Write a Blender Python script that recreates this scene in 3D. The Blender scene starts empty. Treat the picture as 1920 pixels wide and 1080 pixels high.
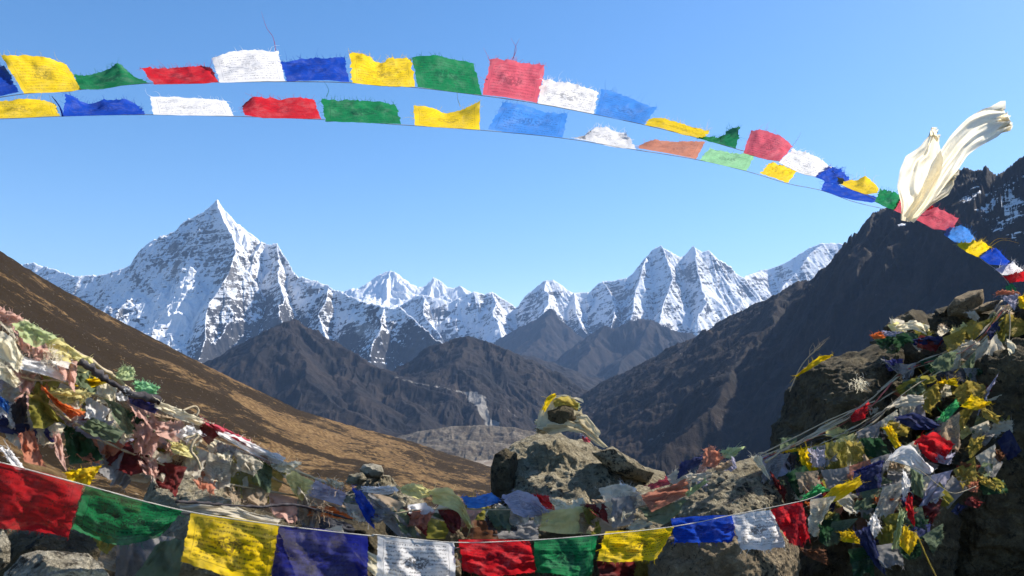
import bpy, bmesh, math, random
import numpy as np
from mathutils import Vector, Matrix, noise as mnoise

sc = bpy.context.scene
C = sc.collection
rnd = random.Random(7)

# ------------------------------------------------------------------ camera
F = 1493.3                      # focal length in pixels of the 1920 px wide photo (28 mm lens)
PITCH = math.atan(160 / F)
CP, SP = math.cos(PITCH), math.sin(PITCH)
cam_d = bpy.data.cameras.new('camera')
cam_d.lens = 28; cam_d.sensor_width = 36
cam_d.clip_start = 0.05; cam_d.clip_end = 120000
cam_d.dof.use_dof = True; cam_d.dof.focus_distance = 9.0; cam_d.dof.aperture_fstop = 11
cam = bpy.data.objects.new('camera', cam_d); C.objects.link(cam)
cam.location = (0, 0, 0); cam.rotation_euler = (math.pi / 2 + PITCH, 0, 0)
sc.camera = cam

# ------------------------------------------------------------------ sky and sun
SUN_AZ, SUN_EL = math.radians(60), math.radians(43)      # azimuth from +Y towards +X
world = bpy.data.worlds.new('World'); sc.world = world; world.use_nodes = True
wt = world.node_tree; wt.nodes.clear()
sky = wt.nodes.new('ShaderNodeTexSky'); sky.sky_type = 'NISHITA'; sky.sun_disc = False
sky.sun_elevation = SUN_EL; sky.sun_rotation = SUN_AZ
sky.altitude = 1200; sky.air_density = 1.0; sky.dust_density = 0.9; sky.ozone_density = 1.8
bg = wt.nodes.new('ShaderNodeBackground'); bg.inputs['Strength'].default_value = 0.078
wo = wt.nodes.new('ShaderNodeOutputWorld')
hs = wt.nodes.new('ShaderNodeHueSaturation'); hs.inputs['Saturation'].default_value = 1.3; hs.inputs['Value'].default_value = 1.2
wt.links.new(sky.outputs[0], hs.inputs['Color']); wt.links.new(hs.outputs[0], bg.inputs['Color']); wt.links.new(bg.outputs[0], wo.inputs['Surface'])
sun_d = bpy.data.lights.new('sun', 'SUN'); sun_d.energy = 5.0; sun_d.angle = math.radians(0.55)
sun_d.color = (1.0, 0.93, 0.82)
sun = bpy.data.objects.new('sun', sun_d); C.objects.link(sun)
sdir = Vector((math.sin(SUN_AZ) * math.cos(SUN_EL), math.cos(SUN_AZ) * math.cos(SUN_EL), math.sin(SUN_EL)))
sun.rotation_euler = sdir.to_track_quat('Z', 'Y').to_euler()
sc.view_settings.view_transform = 'Standard'; sc.view_settings.look = 'None'
sc.view_settings.exposure = 1.05; sc.view_settings.gamma = 1.0
sc.cycles.max_bounces = 8; sc.cycles.transparent_max_bounces = 14
sc.cycles.diffuse_bounces = 3; sc.cycles.volume_bounces = 0
sc.cycles.use_denoising = True

# ------------------------------------------------------------------ helpers
def at(px, py, Y):
    """world point seen at photo pixel (px, py) whose world y is Y"""
    u = (px - 960) / F; v = (540 - py) / F
    t = Y / (CP - SP * v)
    return Vector((u * t, Y, (SP + CP * v) * t))

def proj(P):
    d = P[..., 1] * CP + P[..., 2] * SP
    up = -P[..., 1] * SP + P[..., 2] * CP
    return 960 + F * P[..., 0] / d, 540 - F * up / d

def _hash(ix, iy, seed):
    h = (ix.astype(np.int64) * 374761393 + iy.astype(np.int64) * 668265263 + seed * 974634777) & 0xffffffff
    h = ((h ^ (h >> 13)) * 1274126177) & 0xffffffff
    h = h ^ (h >> 16)
    return (h & 0xffffff) / float(0xffffff) * 2 - 1

def vnoise(x, y, seed=0):
    ix = np.floor(x); iy = np.floor(y)
    fx = x - ix; fy = y - iy
    ux = fx * fx * fx * (fx * (fx * 6 - 15) + 10); uy = fy * fy * fy * (fy * (fy * 6 - 15) + 10)
    a = _hash(ix, iy, seed); b = _hash(ix + 1, iy, seed)
    c = _hash(ix, iy + 1, seed); d = _hash(ix + 1, iy + 1, seed)
    return (a * (1 - ux) + b * ux) * (1 - uy) + (c * (1 - ux) + d * ux) * uy

def fbm(x, y, oct=5, seed=0, gain=0.5):
    s = 0; a = 1.0; t = 0
    for o in range(oct):
        f = 2.03 ** o
        s = s + a * vnoise(x * f + 17.3 * o, y * f - 9.1 * o, seed + o); t += a; a *= gain
    return s / t

def ridged(x, y, oct=5, seed=0, gain=0.5):
    s = 0; a = 1.0; t = 0
    for o in range(oct):
        f = 2.07 ** o
        s = s + a * (1 - 2 * np.abs(vnoise(x * f + 11.3 * o, y * f - 5.1 * o, seed + o))); t += a; a *= gain
    return s / t

def tag(o, label=None, cat=None, group=None, kind=None):
    if label: o['label'] = label
    if cat: o['category'] = cat
    if group: o['group'] = group
    if kind: o['kind'] = kind
    return o

def mesh_obj(name, verts, faces, mat, parent=None, smooth=True, uvs=None):
    me = bpy.data.meshes.new(name)
    me.from_pydata([tuple(v) for v in verts], [], faces)
    if smooth: me.polygons.foreach_set('use_smooth', [True] * len(me.polygons))
    if uvs is not None:
        uv = me.uv_layers.new(name='UVMap')
        li = np.empty(len(me.loops), dtype=np.int32); me.loops.foreach_get('vertex_index', li)
        uv.data.foreach_set('uv', np.asarray(uvs, dtype=np.float32)[li].ravel())
    me.materials.append(mat)
    o = bpy.data.objects.new(name, me); C.objects.link(o)
    if parent: o.parent = parent
    return o

def grid_obj(name, P, mat, attrs=None, smooth=True):
    """P: (n, m, 3) array of points -> one mesh"""
    n, m = P.shape[:2]
    me = bpy.data.meshes.new(name)
    idx = np.arange(n * m).reshape(n, m)
    q = np.stack([idx[:-1, :-1], idx[:-1, 1:], idx[1:, 1:], idx[1:, :-1]], -1).reshape(-1, 4)
    me.vertices.add(n * m); me.vertices.foreach_set('co', P.astype(np.float32).ravel())
    me.loops.add(q.size); me.loops.foreach_set('vertex_index', q.astype(np.int32).ravel())
    me.polygons.add(len(q)); me.polygons.foreach_set('loop_start', np.arange(0, q.size, 4, dtype=np.int32))
    me.polygons.foreach_set('use_smooth', np.full(len(q), smooth))
    me.update(calc_edges=True)
    for k, a in (attrs or {}).items():
        at_ = me.attributes.new(k, 'FLOAT', 'POINT'); at_.data.foreach_set('value', a.astype(np.float32).ravel())
    me.materials.append(mat)
    o = bpy.data.objects.new(name, me); C.objects.link(o)
    return o

class NT:
    """tiny node-tree writer"""
    def __init__(s, name):
        s.m = bpy.data.materials.new(name); s.m.use_nodes = True
        s.t = s.m.node_tree; s.t.nodes.clear()
        s.out = s.t.nodes.new('ShaderNodeOutputMaterial')
    def n(s, typ, ins=None, **kw):
        nd = s.t.nodes.new('ShaderNode' + typ)
        for k, v in kw.items(): setattr(nd, k, v)
        for k, v in (ins or {}).items():
            sock = nd.inputs[k]
            if isinstance(v, bpy.types.NodeSocket): s.t.links.new(v, sock)
            else:
                if sock.type == 'RGBA' and len(v) == 3: v = (*v, 1)
                sock.default_value = v
        return nd
    def math(s, op, a, b=None, clamp=False):
        ins = {0: a}
        if b is not None: ins[1] = b
        return s.n('Math', ins, operation=op, use_clamp=clamp).outputs[0]
    def mix(s, f, a, b, blend='MIX'):
        nd = s.n('Mix', data_type='RGBA', blend_type=blend)
        for sock, v in ((nd.inputs['Factor'], f), (nd.inputs['A'], a), (nd.inputs['B'], b)):
            pass
        fi = nd.inputs[0]; ai = nd.inputs[6]; bi = nd.inputs[7]
        for sock, v in ((fi, f), (ai, a), (bi, b)):
            if isinstance(v, bpy.types.NodeSocket): s.t.links.new(v, sock)
            else: sock.default_value = (*v, 1) if isinstance(v, tuple) and len(v) == 3 else v
        return nd.outputs[2]
    def noise(s, vec, scale, detail=6, rough=0.6, dist=0.0):
        return s.n('TexNoise', {'Vector': vec, 'Scale': scale, 'Detail': detail, 'Roughness': rough, 'Distortion': dist}).outputs['Fac']
    def ramp(s, f, lo, hi):
        return s.n('MapRange', {'Value': f, 'From Min': lo, 'From Max': hi}, interpolation_type='SMOOTHSTEP').outputs[0]
    def mapping(s, vec, scale=(1, 1, 1), rot=(0, 0, 0)):
        return s.n('Mapping', {'Vector': vec, 'Scale': scale, 'Rotation': rot}).outputs[0]
    def link(s, a, b): s.t.links.new(a, b)

# ------------------------------------------------------------------ materials for the land
def mat_mountain(name, rock_a, rock_b, snow=True, sc_=0.004, bump=25, streak=(1, 1, 0.35), zd=None):
    t = NT(name)
    pos = t.n('NewGeometry').outputs['Position']
    nz = t.n('SeparateXYZ', {0: t.n('NewGeometry').outputs['Normal']}).outputs[2]
    st = t.mapping(pos, streak)
    n1 = t.noise(st, sc_, 8, 0.62); n2 = t.noise(pos, sc_ * 5, 8, 0.7); n3 = t.noise(st, sc_ * 14, 5, 0.7)
    rock = t.mix(t.ramp(n1, 0.35, 0.65), rock_a, rock_b)
    rock = t.mix(t.ramp(n2, 0.3, 0.75), t.mix(0.6, rock, (0.0, 0.0, 0.0)), rock)
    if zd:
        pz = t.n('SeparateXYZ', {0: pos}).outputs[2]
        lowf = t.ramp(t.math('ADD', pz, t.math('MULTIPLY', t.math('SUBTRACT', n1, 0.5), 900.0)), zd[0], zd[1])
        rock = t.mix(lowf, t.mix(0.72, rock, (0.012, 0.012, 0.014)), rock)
    at_ = t.n('Attribute', attribute_name='snow').outputs['Fac']
    scree = t.n('Attribute', attribute_name='scree').outputs['Fac']
    sm = t.ramp(t.math('ADD', scree, t.math('MULTIPLY', t.math('SUBTRACT', n2, 0.5), 0.9)), 0.42, 0.62)
    rock = t.mix(sm, rock, t.mix(n3, (0.10, 0.095, 0.085), (0.27, 0.255, 0.235)))
    col = rock
    rough = 0.9
    if snow:
        band = t.noise(t.mapping(t.mapping(pos, rot=(0.12, 0.2, 0)), (0.35, 0.35, 2.6)), sc_ * 3.2, 8, 0.72, 0.8)
        v = t.math('ADD', at_, t.math('MULTIPLY', t.math('SUBTRACT', nz, 0.62), 1.9))
        v = t.math('ADD', v, t.math('MULTIPLY', t.math('SUBTRACT', n2, 0.5), 1.5))
        v = t.math('ADD', v, t.math('MULTIPLY', t.math('SUBTRACT', band, 0.5), 3.2))
        v = t.math('ADD', v, t.math('MULTIPLY', t.math('SUBTRACT', n3, 0.5), 1.1))
        m = t.ramp(v, 0.40, 0.60)
        col = t.mix(m, rock, t.mix(n2, (0.60, 0.62, 0.66), (0.78, 0.79, 0.81)))
    b = t.n('Bump', {'Height': t.math('ADD', n2, t.math('MULTIPLY', n3, 0.4)), 'Strength': 0.55, 'Distance': bump}).outputs[0]
    bs = t.n('BsdfPrincipled', {'Base Color': col, 'Roughness': rough, 'Normal': b, 'Specular IOR Level': 0.1})
    t.link(bs.outputs[0], t.out.inputs[0])
    return t.m

def mat_brown_hill():
    t = NT('tundra')
    pos = t.n('NewGeometry').outputs['Position']
    st = t.mapping(t.mapping(pos, rot=(0, 0, math.radians(28))), (1, 0.30, 1.3))
    big = t.noise(st, 0.014, 6, 0.6, 0.6); mid = t.noise(st, 0.17, 10, 0.72, 0.3); fine = t.noise(pos, 0.9, 6, 0.7)
    tiny = t.noise(pos, 6.0, 4, 0.7)
    gold = t.mix(tiny, (0.17, 0.108, 0.050), (0.34, 0.22, 0.10))
    gold = t.mix(t.ramp(t.noise(pos, 0.25, 5, 0.6), 0.35, 0.7), (0.10, 0.058, 0.026), gold)
    shrub = t.mix(fine, (0.014, 0.011, 0.007), (0.05, 0.032, 0.015))
    v = t.math('ADD', t.math('MULTIPLY', mid, 0.75), t.math('MULTIPLY', fine, 0.30))
    v = t.math('ADD', v, t.math('MULTIPLY', t.math('SUBTRACT', big, 0.5), 1.2))
    z = t.n('SeparateXYZ', {0: pos}).outputs[2]
    v = t.math('ADD', v, t.math('MULTIPLY', t.math('MAXIMUM', t.math('ADD', z, 20), 0.0), 0.0018))
    col = t.mix(t.ramp(v, 0.475, 0.535), gold, shrub)
    st2 = t.ramp(t.noise(pos, 0.5, 2, 0.5), 0.70, 0.74)
    col = t.mix(t.math('MULTIPLY', st2, 0.6), col, (0.33, 0.29, 0.24))
    hgt = t.math('ADD', t.math('MULTIPLY', v, 2.2), t.math('MULTIPLY', tiny, 0.12))
    b = t.n('Bump', {'Height': hgt, 'Strength': 1.0, 'Distance': 2.4}).outputs[0]
    bs = t.n('BsdfPrincipled', {'Base Color': col, 'Roughness': 1.0, 'Normal': b, 'Specular IOR Level': 0.05})
    t.link(bs.outputs[0], t.out.inputs[0])
    return t.m

def mat_gravel():
    t = NT('gravel_soil')
    pos = t.n('NewGeometry').outputs['Position']
    a = t.noise(pos, 3, 8, 0.7); v = t.n('TexVoronoi', {'Vector': pos, 'Scale': 22}).outputs['Distance']
    col = t.mix(t.ramp(a, 0.4, 0.6), (0.06, 0.045, 0.03), (0.22, 0.17, 0.11))
    b = t.n('Bump', {'Height': t.math('ADD', v, a), 'Strength': 0.8, 'Distance': 0.05}).outputs[0]
    bs = t.n('BsdfPrincipled', {'Base Color': col, 'Roughness': 1.0, 'Normal': b})
    t.link(bs.outputs[0], t.out.inputs[0])
    return t.m

def mat_valley():
    t = NT('valley_floor')
    pos = t.n('NewGeometry').outputs['Position']
    a = t.noise(pos, 0.004, 8, 0.65); b_ = t.noise(pos, 0.02, 8, 0.7, 1.0)
    col = t.mix(t.ramp(a, 0.4, 0.6), (0.11, 0.08, 0.05), (0.20, 0.155, 0.10))
    col = t.mix(t.ramp(b_, 0.52, 0.66), col, (0.38, 0.36, 0.32))
    b = t.n('Bump', {'Height': b_, 'Strength': 0.5, 'Distance': 4}).outputs[0]
    bs = t.n('BsdfPrincipled', {'Base Color': col, 'Roughness': 1.0, 'Normal': b})
    t.link(bs.outputs[0], t.out.inputs[0])
    return t.m

# ------------------------------------------------------------------ mountains from ridge skeletons
def ridge_field(X, Y, ridges, flute, seed, conc=1400.0, steep=1.0):
    """height = upper envelope of slopes falling from 3-D ridge lines, with gullies running down them"""
    H = np.full(X.shape, -1e9); D = np.zeros(X.shape)
    for ri, (pts, slope, famp) in enumerate(ridges):
        slope = slope * steep
        best = np.full(X.shape, 1e18); bz = np.zeros(X.shape); bh = np.full(X.shape, -1e9); bs = np.zeros(X.shape); bphi = np.zeros(X.shape)
        s0 = 0.0
        for k in range(len(pts) - 1):
            a, b = pts[k], pts[k + 1]
            dx, dy = b[0] - a[0], b[1] - a[1]; L2 = dx * dx + dy * dy + 1e-9; L = math.sqrt(L2)
            t = np.clip(((X - a[0]) * dx + (Y - a[1]) * dy) / L2, 0, 1)
            vx = X - (a[0] + t * dx); vy = Y - (a[1] + t * dy)
            d2 = vx * vx + vy * vy
            hs_ = a[2] + t * (b[2] - a[2]) - slope * conc * np.log1p(np.sqrt(d2) / conc)
            m = hs_ > bh
            bh = np.where(m, hs_, bh)
            best = np.where(m, d2, best); bz = np.where(m, a[2] + t * (b[2] - a[2]), bz)
            bs = np.where(m, s0 + t * L, bs); bphi = np.where(m, np.arctan2(vy, vx), bphi)
            s0 += L
        d = np.sqrt(best)
        drop = slope * conc * np.log1p(d / conc)
        q = bs / flute + bphi * 2.2
        g = ridged(q + 0.25 * fbm(X / (flute * 2), Y / (flute * 2), 3, seed + 40), d / (flute * 5.5) + ri * 13.1, 4, seed + ri * 7, 0.55)
        amp = famp * (1 - np.exp(-d / (flute * 1.4)))
        h = bz - drop + g * amp
        m = h > H
        D = np.where(m, d, D); H = np.where(m, h, H)
    return H, D

def mountain(name, pxr, Yr, nx, ny, ridges, flute, seed, mat, rough_amp, snowf=None, screef=None, conc=1400.0, base=-345, crest=0.16, warp=0.7, steep=1.0):
    xs = np.linspace(pxr[0], pxr[1], nx); ys = np.linspace(Yr[0], Yr[1], ny)
    U, Yg = np.meshgrid((xs - 960) / F, ys)
    X = U * Yg
    # bend the sample grid a little so that no straight rows show
    wq = warp * flute
    H, D = ridge_field(X + wq * fbm(X / (flute * 2.2), Yg / (flute * 2.2), 4, seed + 300), Yg + wq * 1.6 * fbm(X / (flute * 2.2), Yg / (flute * 2.2), 4, seed + 310), ridges, flute, seed, conc, steep)
    n = fbm(X / (flute * 3), Yg / (flute * 3), 7, seed + 90, 0.52)
    r = ridged(X / (flute * 1.1), Yg / (flute * 1.1), 5, seed + 120, 0.5)
    amp = rough_amp * (crest + 1 - np.exp(-D / (flute * 1.2)))
    H = H + amp * (0.65 * n + 0.5 * r) + rough_amp * crest * ridged(X / (flute * .3), Yg / (flute * .3), 4, seed + 33)
    H = np.maximum(H, base - 30 + 0 * H)
    P = np.stack([X, Yg, H], -1)
    px, py = proj(P)
    s = snowf(px, py, P, D) if snowf else np.zeros(X.shape)
    q = screef(px, py, P, D) if screef else np.zeros(X.shape)
    o = grid_obj(name, P, mat, {'snow': s, 'scree': q})
    return tag(o, kind='structure')

def R(pts, slope, famp, Y=None):
    """pixels (px, py[, Y]) to a 3-D ridge; Y interpolates along the line where it is missing"""
    out = []
    for p in pts:
        yy = p[2] if len(p) > 2 else (Y if not isinstance(Y, tuple) else Y[0] + (Y[1] - Y[0]) * (p[0] - pts[0][0]) / (pts[-1][0] - pts[0][0] + 1e-6))
        out.append(tuple(at(p[0], p[1], yy)))
    return (out, slope, famp)

def blob(px, py, cx, cy, rx, ry, ang=0):
    a = math.radians(ang); dx = px - cx; dy = py - cy
    u = (dx * math.cos(a) + dy * math.sin(a)) / rx; v = (-dx * math.sin(a) + dy * math.cos(a)) / ry
    return np.exp(-(u * u + v * v))

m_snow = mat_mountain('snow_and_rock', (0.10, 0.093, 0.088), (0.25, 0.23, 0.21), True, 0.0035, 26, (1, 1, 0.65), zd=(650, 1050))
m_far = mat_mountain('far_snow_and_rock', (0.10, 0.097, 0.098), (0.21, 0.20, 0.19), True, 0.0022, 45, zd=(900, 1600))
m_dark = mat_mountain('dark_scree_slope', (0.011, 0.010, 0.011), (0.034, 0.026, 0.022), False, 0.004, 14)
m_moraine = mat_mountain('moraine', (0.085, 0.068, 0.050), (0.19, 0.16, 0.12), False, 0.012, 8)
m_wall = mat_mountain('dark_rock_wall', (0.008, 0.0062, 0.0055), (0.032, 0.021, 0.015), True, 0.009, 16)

# sharp white pyramid on the left with its long shoulder
main = [(-160, 520), (-60, 500), (20, 500), (62, 492), (100, 506), (150, 520), (200, 515), (245, 496), (262, 482), (290, 455), (335, 422), (352, 408), (368, 400), (385, 396),
        (398, 388), (411, 375), (424, 390), (440, 410), (462, 432), (487, 452), (505, 460), (518, 457), (530, 474), (552, 508), (580, 525), (620, 540), (650, 552),
        (685, 568), (722, 578), (743, 577), (772, 598), (800, 620), (832, 648), (870, 690)]
rid = [R([(x, y, 9800 - max(0, x - 500) * 6.5 + (abs(x - 411) * 3 if x < 411 else 0)) for x, y in main], 1.25, 150),
       R([(411, 376, 9780), (428, 420, 9450), (440, 470, 9100), (420, 530, 8700), (395, 590, 8350), (375, 680, 7700)], 1.35, 110),
       R([(335, 424, 9950), (345, 470, 9500), (330, 530, 9050), (322, 600, 8600), (330, 700, 7800)], 1.3, 110),
       R([(262, 483, 10200), (270, 540, 9600), (285, 610, 9000), (290, 690, 8200)], 1.3, 100),
       R([(518, 458, 9680), (520, 510, 9200), (528, 560, 8700), (538, 602, 8250), (500, 650, 7800), (430, 700, 7300)], 1.35, 110),
       R([(487, 453, 9760), (470, 510, 9300), (455, 560, 8900), (425, 620, 8350), (380, 670, 7900)], 1.4, 110),
       R([(620, 541, 8900), (600, 590, 8500), (615, 640, 8000)], 1.2, 90),
       R([(722, 579, 8300), (700, 630, 7800), (690, 670, 7400)], 1.1, 80)]
def snow_a(px, py, P, D):
    s = 1.02 - 0.0 * px
    # snow line climbs to the right and comes down in the left bowl
    line = np.interp(px, [0, 280, 330, 370, 400, 450, 520, 560, 640, 720, 800], [720, 715, 660, 600, 568, 545, 535, 565, 590, 590, 560])
    s = s - np.clip((py - line) / 75, 0, 1) * 0.78
    for a in ((325, 455, 26, 34, -50, .55), (430, 505, 20, 34, 10, .45), (470, 480, 12, 30, 20, .42), (290, 490, 30, 8, 20, .4), (270, 535, 34, 9, 40, .4),
              (382, 428, 20, 9, 35, .4), (225, 585, 26, 14, 10, .55), (400, 470, 12, 18, 0, .25), (575, 540, 22, 14, 40, .5), (620, 575, 20, 26, 20, .35), (370, 610, 30, 16, -40, .3),
              (260, 600, 12, 18, 0, .35), (700, 590, 50, 14, 25, .45)):
        s = s - a[5] * blob(px, py, a[0], a[1], a[2], a[3], a[4])
    for a in ((430, 415, 26, 22, 45, .5), (320, 585, 62, 36, 20, .42), (360, 590, 34, 40, -30, .25), (455, 455, 22, 12, 20, .4), (605, 620, 22, 14, 20, .3), (630, 590, 20, 16, 30, .3)):
        s = s + a[5] * blob(px, py, a[0], a[1], a[2], a[3], a[4])
    return s
def scree_a(px, py, P, D):
    return 0.75 * blob(px, py, 690, 620, 42, 26, 15) + .5 * blob(px, py, 600, 640, 30, 12, 20) + 0.5 * blob(px, py, 430, 700, 30, 16, -20) + .35 * blob(px, py, 550, 670, 22, 22, 0)
mountain('mountain', (-150, 900), (6600, 11200), 900, 520, rid, 190, 3, m_snow, 125, snow_a, scree_a, crest=.16, warp=.42, steep=1.55, conc=1100)

# farthest white peaks
far = [(560, 560), (640, 548), (662, 540), (683, 543), (700, 530), (718, 515), (735, 508), (748, 520), (763, 537), (777, 545), (786, 535), (803, 520),
       (815, 526), (835, 540), (850, 541), (862, 537), (880, 549), (910, 570), (960, 600)]
rid = [R(far, 1.1, 260, 21000), R([(735, 508, 21000), (722, 545, 20000), (700, 590, 18800)], 1.2, 160), R([(803, 520, 21000), (800, 555, 20000), (780, 590, 19000)], 1.2, 160)]
mountain('mountain', (560, 960), (17500, 23500), 420, 220, rid, 330, 21, m_far, 110, lambda px, py, P, D: 1.5 + 0 * px)

# middle range of snow peaks
mid = [(700, 600), (777, 557), (793, 552), (827, 563), (847, 567), (865, 556), (887, 547), (907, 551), (923, 547), (950, 563), (968, 575), (983, 572), (993, 553), (1010, 537), (1023, 527),
       (1040, 526), (1057, 537), (1073, 549), (1103, 549), (1120, 533), (1130, 527), (1153, 525), (1177, 521), (1190, 510), (1207, 483), (1220, 470), (1235, 462),
       (1250, 470), (1273, 484), (1283, 480), (1297, 462), (1313, 473), (1327, 470), (1347, 487), (1370, 500), (1380, 512), (1395, 521), (1427, 507), (1457, 500),
       (1480, 483), (1513, 465), (1537, 457), (1573, 455), (1587, 463), (1603, 474), (1660, 505), (1720, 520)]
rid = [R([(x, y, 15500 + (900 if x > 1400 else 0)) for x, y in mid], 1.15, 230),
       R([(923, 547, 15400), (930, 590, 14600), (940, 640, 13700)], 1.2, 150), R([(793, 552, 15400), (800, 590, 14600), (830, 630, 13900)], 1.2, 150),
       R([(1030, 527, 15400), (1023, 577, 14300), (1010, 630, 13300), (985, 690, 12300)], 1.25, 150), R([(1073, 549, 15400), (1085, 600, 14400), (1110, 650, 13300)], 1.2, 140),
       R([(1130, 527, 15400), (1150, 575, 14500), (1145, 620, 13600)], 1.2, 150), R([(1235, 462, 15400), (1262, 520, 14500), (1240, 580, 13600), (1230, 640, 12600)], 1.25, 160),
       R([(1297, 462, 15400), (1320, 530, 14400), (1310, 600, 13300)], 1.2, 150), R([(1207, 483, 15400), (1190, 540, 14500), (1180, 600, 13500)], 1.25, 140),
       R([(1395, 521, 15900), (1390, 560, 14900), (1385, 610, 13900)], 1.1, 150), R([(1537, 457, 16300), (1480, 530, 15200), (1440, 590, 14200)], 1.1, 150)]
def snow_b(px, py, P, D):
    line = np.interp(px, [700, 850, 960, 1023, 1060, 1120, 1190, 1300, 1450], [600, 620, 640, 575, 600, 600, 590, 615, 640])
    s = 0.97 - np.clip((py - line) / 34, 0, 1) * 0.95
    for a in ((820, 585, 26, 14, 10, .5), (905, 570, 20, 22, 30, .45), (1160, 550, 30, 16, 10, .4), (1290, 510, 18, 14, 0, .3), (1350, 505, 20, 14, 30, .35), (1010, 560, 20, 20, 0, .3), (1430, 530, 40, 12, -20, .4), (1170, 590, 20, 14, 0, .4)):
        s = s - a[5] * blob(px, py, *a[:5])
    return s
mountain('mountain', (720, 1680), (11500, 17500), 980, 420, rid, 300, 41, m_far, 135, snow_b, crest=.12, warp=.42, steep=1.55, conc=1600)

# dark blue foot hills before it
rid = [R([(1040, 720), (1085, 690), (1103, 640), (1130, 617), (1141, 611), (1157, 616), (1173, 620), (1187, 603), (1203, 598), (1220, 600), (1247, 617), (1273, 622), (1300, 625), (1345, 645), (1420, 680)], 0.95, 120, 10800),
       R([(1220, 600, 10800), (1190, 650, 10000), (1150, 700, 9200)], .95, 90), R([(1141, 611, 10800), (1110, 660, 10100), (1090, 700, 9400)], .95, 90),
       R([(1023, 578, 12600), (1010, 620, 12000), (980, 670, 11200)], 1.0, 90)]
mountain('hill', (930, 1420), (8600, 13500), 420, 260, rid, 230, 61, m_wall, 75, lambda px, py, P, D: 0 * px - 1, lambda px, py, P, D: .28 * blob(px, py, 1130, 660, 40, 40))

def scree_c(px, py, P, D):
    line = np.interp(px, [640, 700, 770, 830, 880], [672, 695, 716, 727, 738])
    s = 0.52 * np.exp(-((py - line) / 4.0) ** 2) * np.clip((px - 690) / 60, 0, 1) * (px < 895)
    s = s + 1.0 * blob(px, py, 893, 748, 20, 11) + 1.1 * blob(px, py, 907, 772, 10, 18, -25) + 1.0 * blob(px, py, 925, 795, 14, 8)
    return s + .5 * blob(px, py, 960, 775, 40, 3, 38) + .3 * blob(px, py, 600, 700, 50, 25, 10)
# brown ridges in the middle distance
rid = [R([(780, 705), (820, 668), (838, 645), (855, 636), (873, 630), (905, 640), (945, 655), (1000, 690), (1050, 718), (1090, 742), (1140, 775)], 0.62, 45, (5600, 5000)),
       R([(873, 631, 5400), (860, 680, 4900), (900, 740, 4500)], .6, 35), R([(945, 656, 5300), (960, 710, 4900), (1000, 760, 4600)], .55, 30)]
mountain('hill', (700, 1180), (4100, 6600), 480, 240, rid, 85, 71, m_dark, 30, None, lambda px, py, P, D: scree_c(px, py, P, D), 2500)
rid = [R([(900, 690), (960, 662), (1000, 668), (1030, 684), (1070, 691), (1110, 704), (1135, 714), (1180, 740)], 0.5, 30, 7600)]
mountain('hill', (880, 1220), (6800, 8500), 300, 120, rid, 140, 77, m_dark, 25, None, None, 2500)
rid = [R([(330, 760), (400, 735), (470, 662), (510, 622), (543, 597), (570, 618), (592, 636), (640, 655), (700, 688), (735, 705), (780, 722), (850, 741), (882, 762), (903, 792), (940, 815)], 0.72, 45, (5200, 4300)),
       R([(543, 598, 5000), (560, 650, 4650), (575, 706, 4200), (640, 760, 3900), (720, 800, 3750)], .7, 35),
       R([(470, 664, 5000), (470, 710, 4600), (500, 760, 4250)], .7, 35), R([(735, 706, 4700), (760, 750, 4350), (790, 790, 4050)], .6, 35),
       R([(640, 656, 4900), (665, 710, 4500), (700, 760, 4150)], .65, 35)]
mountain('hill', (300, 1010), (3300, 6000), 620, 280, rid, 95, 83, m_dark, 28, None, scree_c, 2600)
# stream of pale debris over the shoulder and the valley moraine
rid = [R([(740, 822), (780, 810), (850, 800), (900, 797), (960, 801), (1010, 812), (1080, 835)], 0.35, 12, 3700), R([(800, 830), (850, 824), (930, 830), (1000, 845)], 0.3, 8, 3400)]
mountain('terrain', (700, 1180), (2900, 4100), 360, 140, rid, 45, 91, m_moraine, 16, None, lambda px, py, P, D: .12 + .3 * blob(px, py, 900, 852, 60, 8), 3000)

# dark wall and long ridge on the right
rr = [(1010, 790), (1085, 745), (1130, 716), (1200, 680), (1280, 640), (1345, 606), (1400, 580), (1430, 565), (1480, 536), (1500, 526), (1520, 528), (1560, 515), (1582, 515), (1592, 500), (1602, 474), (1620, 450), (1633, 420),
      (1645, 396), (1665, 388), (1700, 365), (1740, 345), (1785, 322), (1800, 313), (1815, 320), (1828, 318), (1837, 309), (1846, 319), (1866, 326), (1888, 318), (1905, 308), (1920, 298), (1990, 262), (2100, 240), (2400, 200)]
def rY(x): return float(np.interp(x, [1010, 1200, 1582, 1650, 1920, 2400], [5200, 4700, 3300, 2900, 2400, 1900]))
rid = [R([(x, y, rY(x)) for x, y in rr if x <= 1582], 0.82, 45), R([(x, y, rY(x)) for x, y in rr if 1582 <= x <= 1668], 3.0, 60), R([(x, y, rY(x)) for x, y in rr if x >= 1665], 1.25, 70),
       R([(1645, 397, 2890), (1625, 460, 2700), (1612, 520, 2550)], 1.35, 60),
       R([(1500, 527, 3550), (1440, 600, 3200), (1390, 680, 2850), (1330, 770, 2500), (1260, 850, 2300)], .85, 40),
       R([(1300, 630, 4300), (1240, 690, 3900), (1190, 760, 3500), (1140, 830, 3200)], .75, 30)]
def snow_c(px, py, P, D):
    s = -0.85 + 0 * px
    for a in ((1850, 380, 60, 40, 30, .62), (1905, 360, 26, 50, 0, .5), (1690, 423, 14, 6, -10, .7), (1640, 560, 4, 60, 15, .42), (1900, 440, 40, 26, 20, .4)):
        s = s + a[5] * 2.0 * blob(px, py, *a[:5])
    return s
def scree_w(px, py, P, D):
    return .40 * blob(px, py, 1350, 790, 10, 70, 28) + .45 * blob(px, py, 1240, 815, 80, 8, -22) + .36 * blob(px, py, 1430, 690, 30, 60, 10) + .4 * blob(px, py, 1395, 830, 60, 8, -30)
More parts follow.
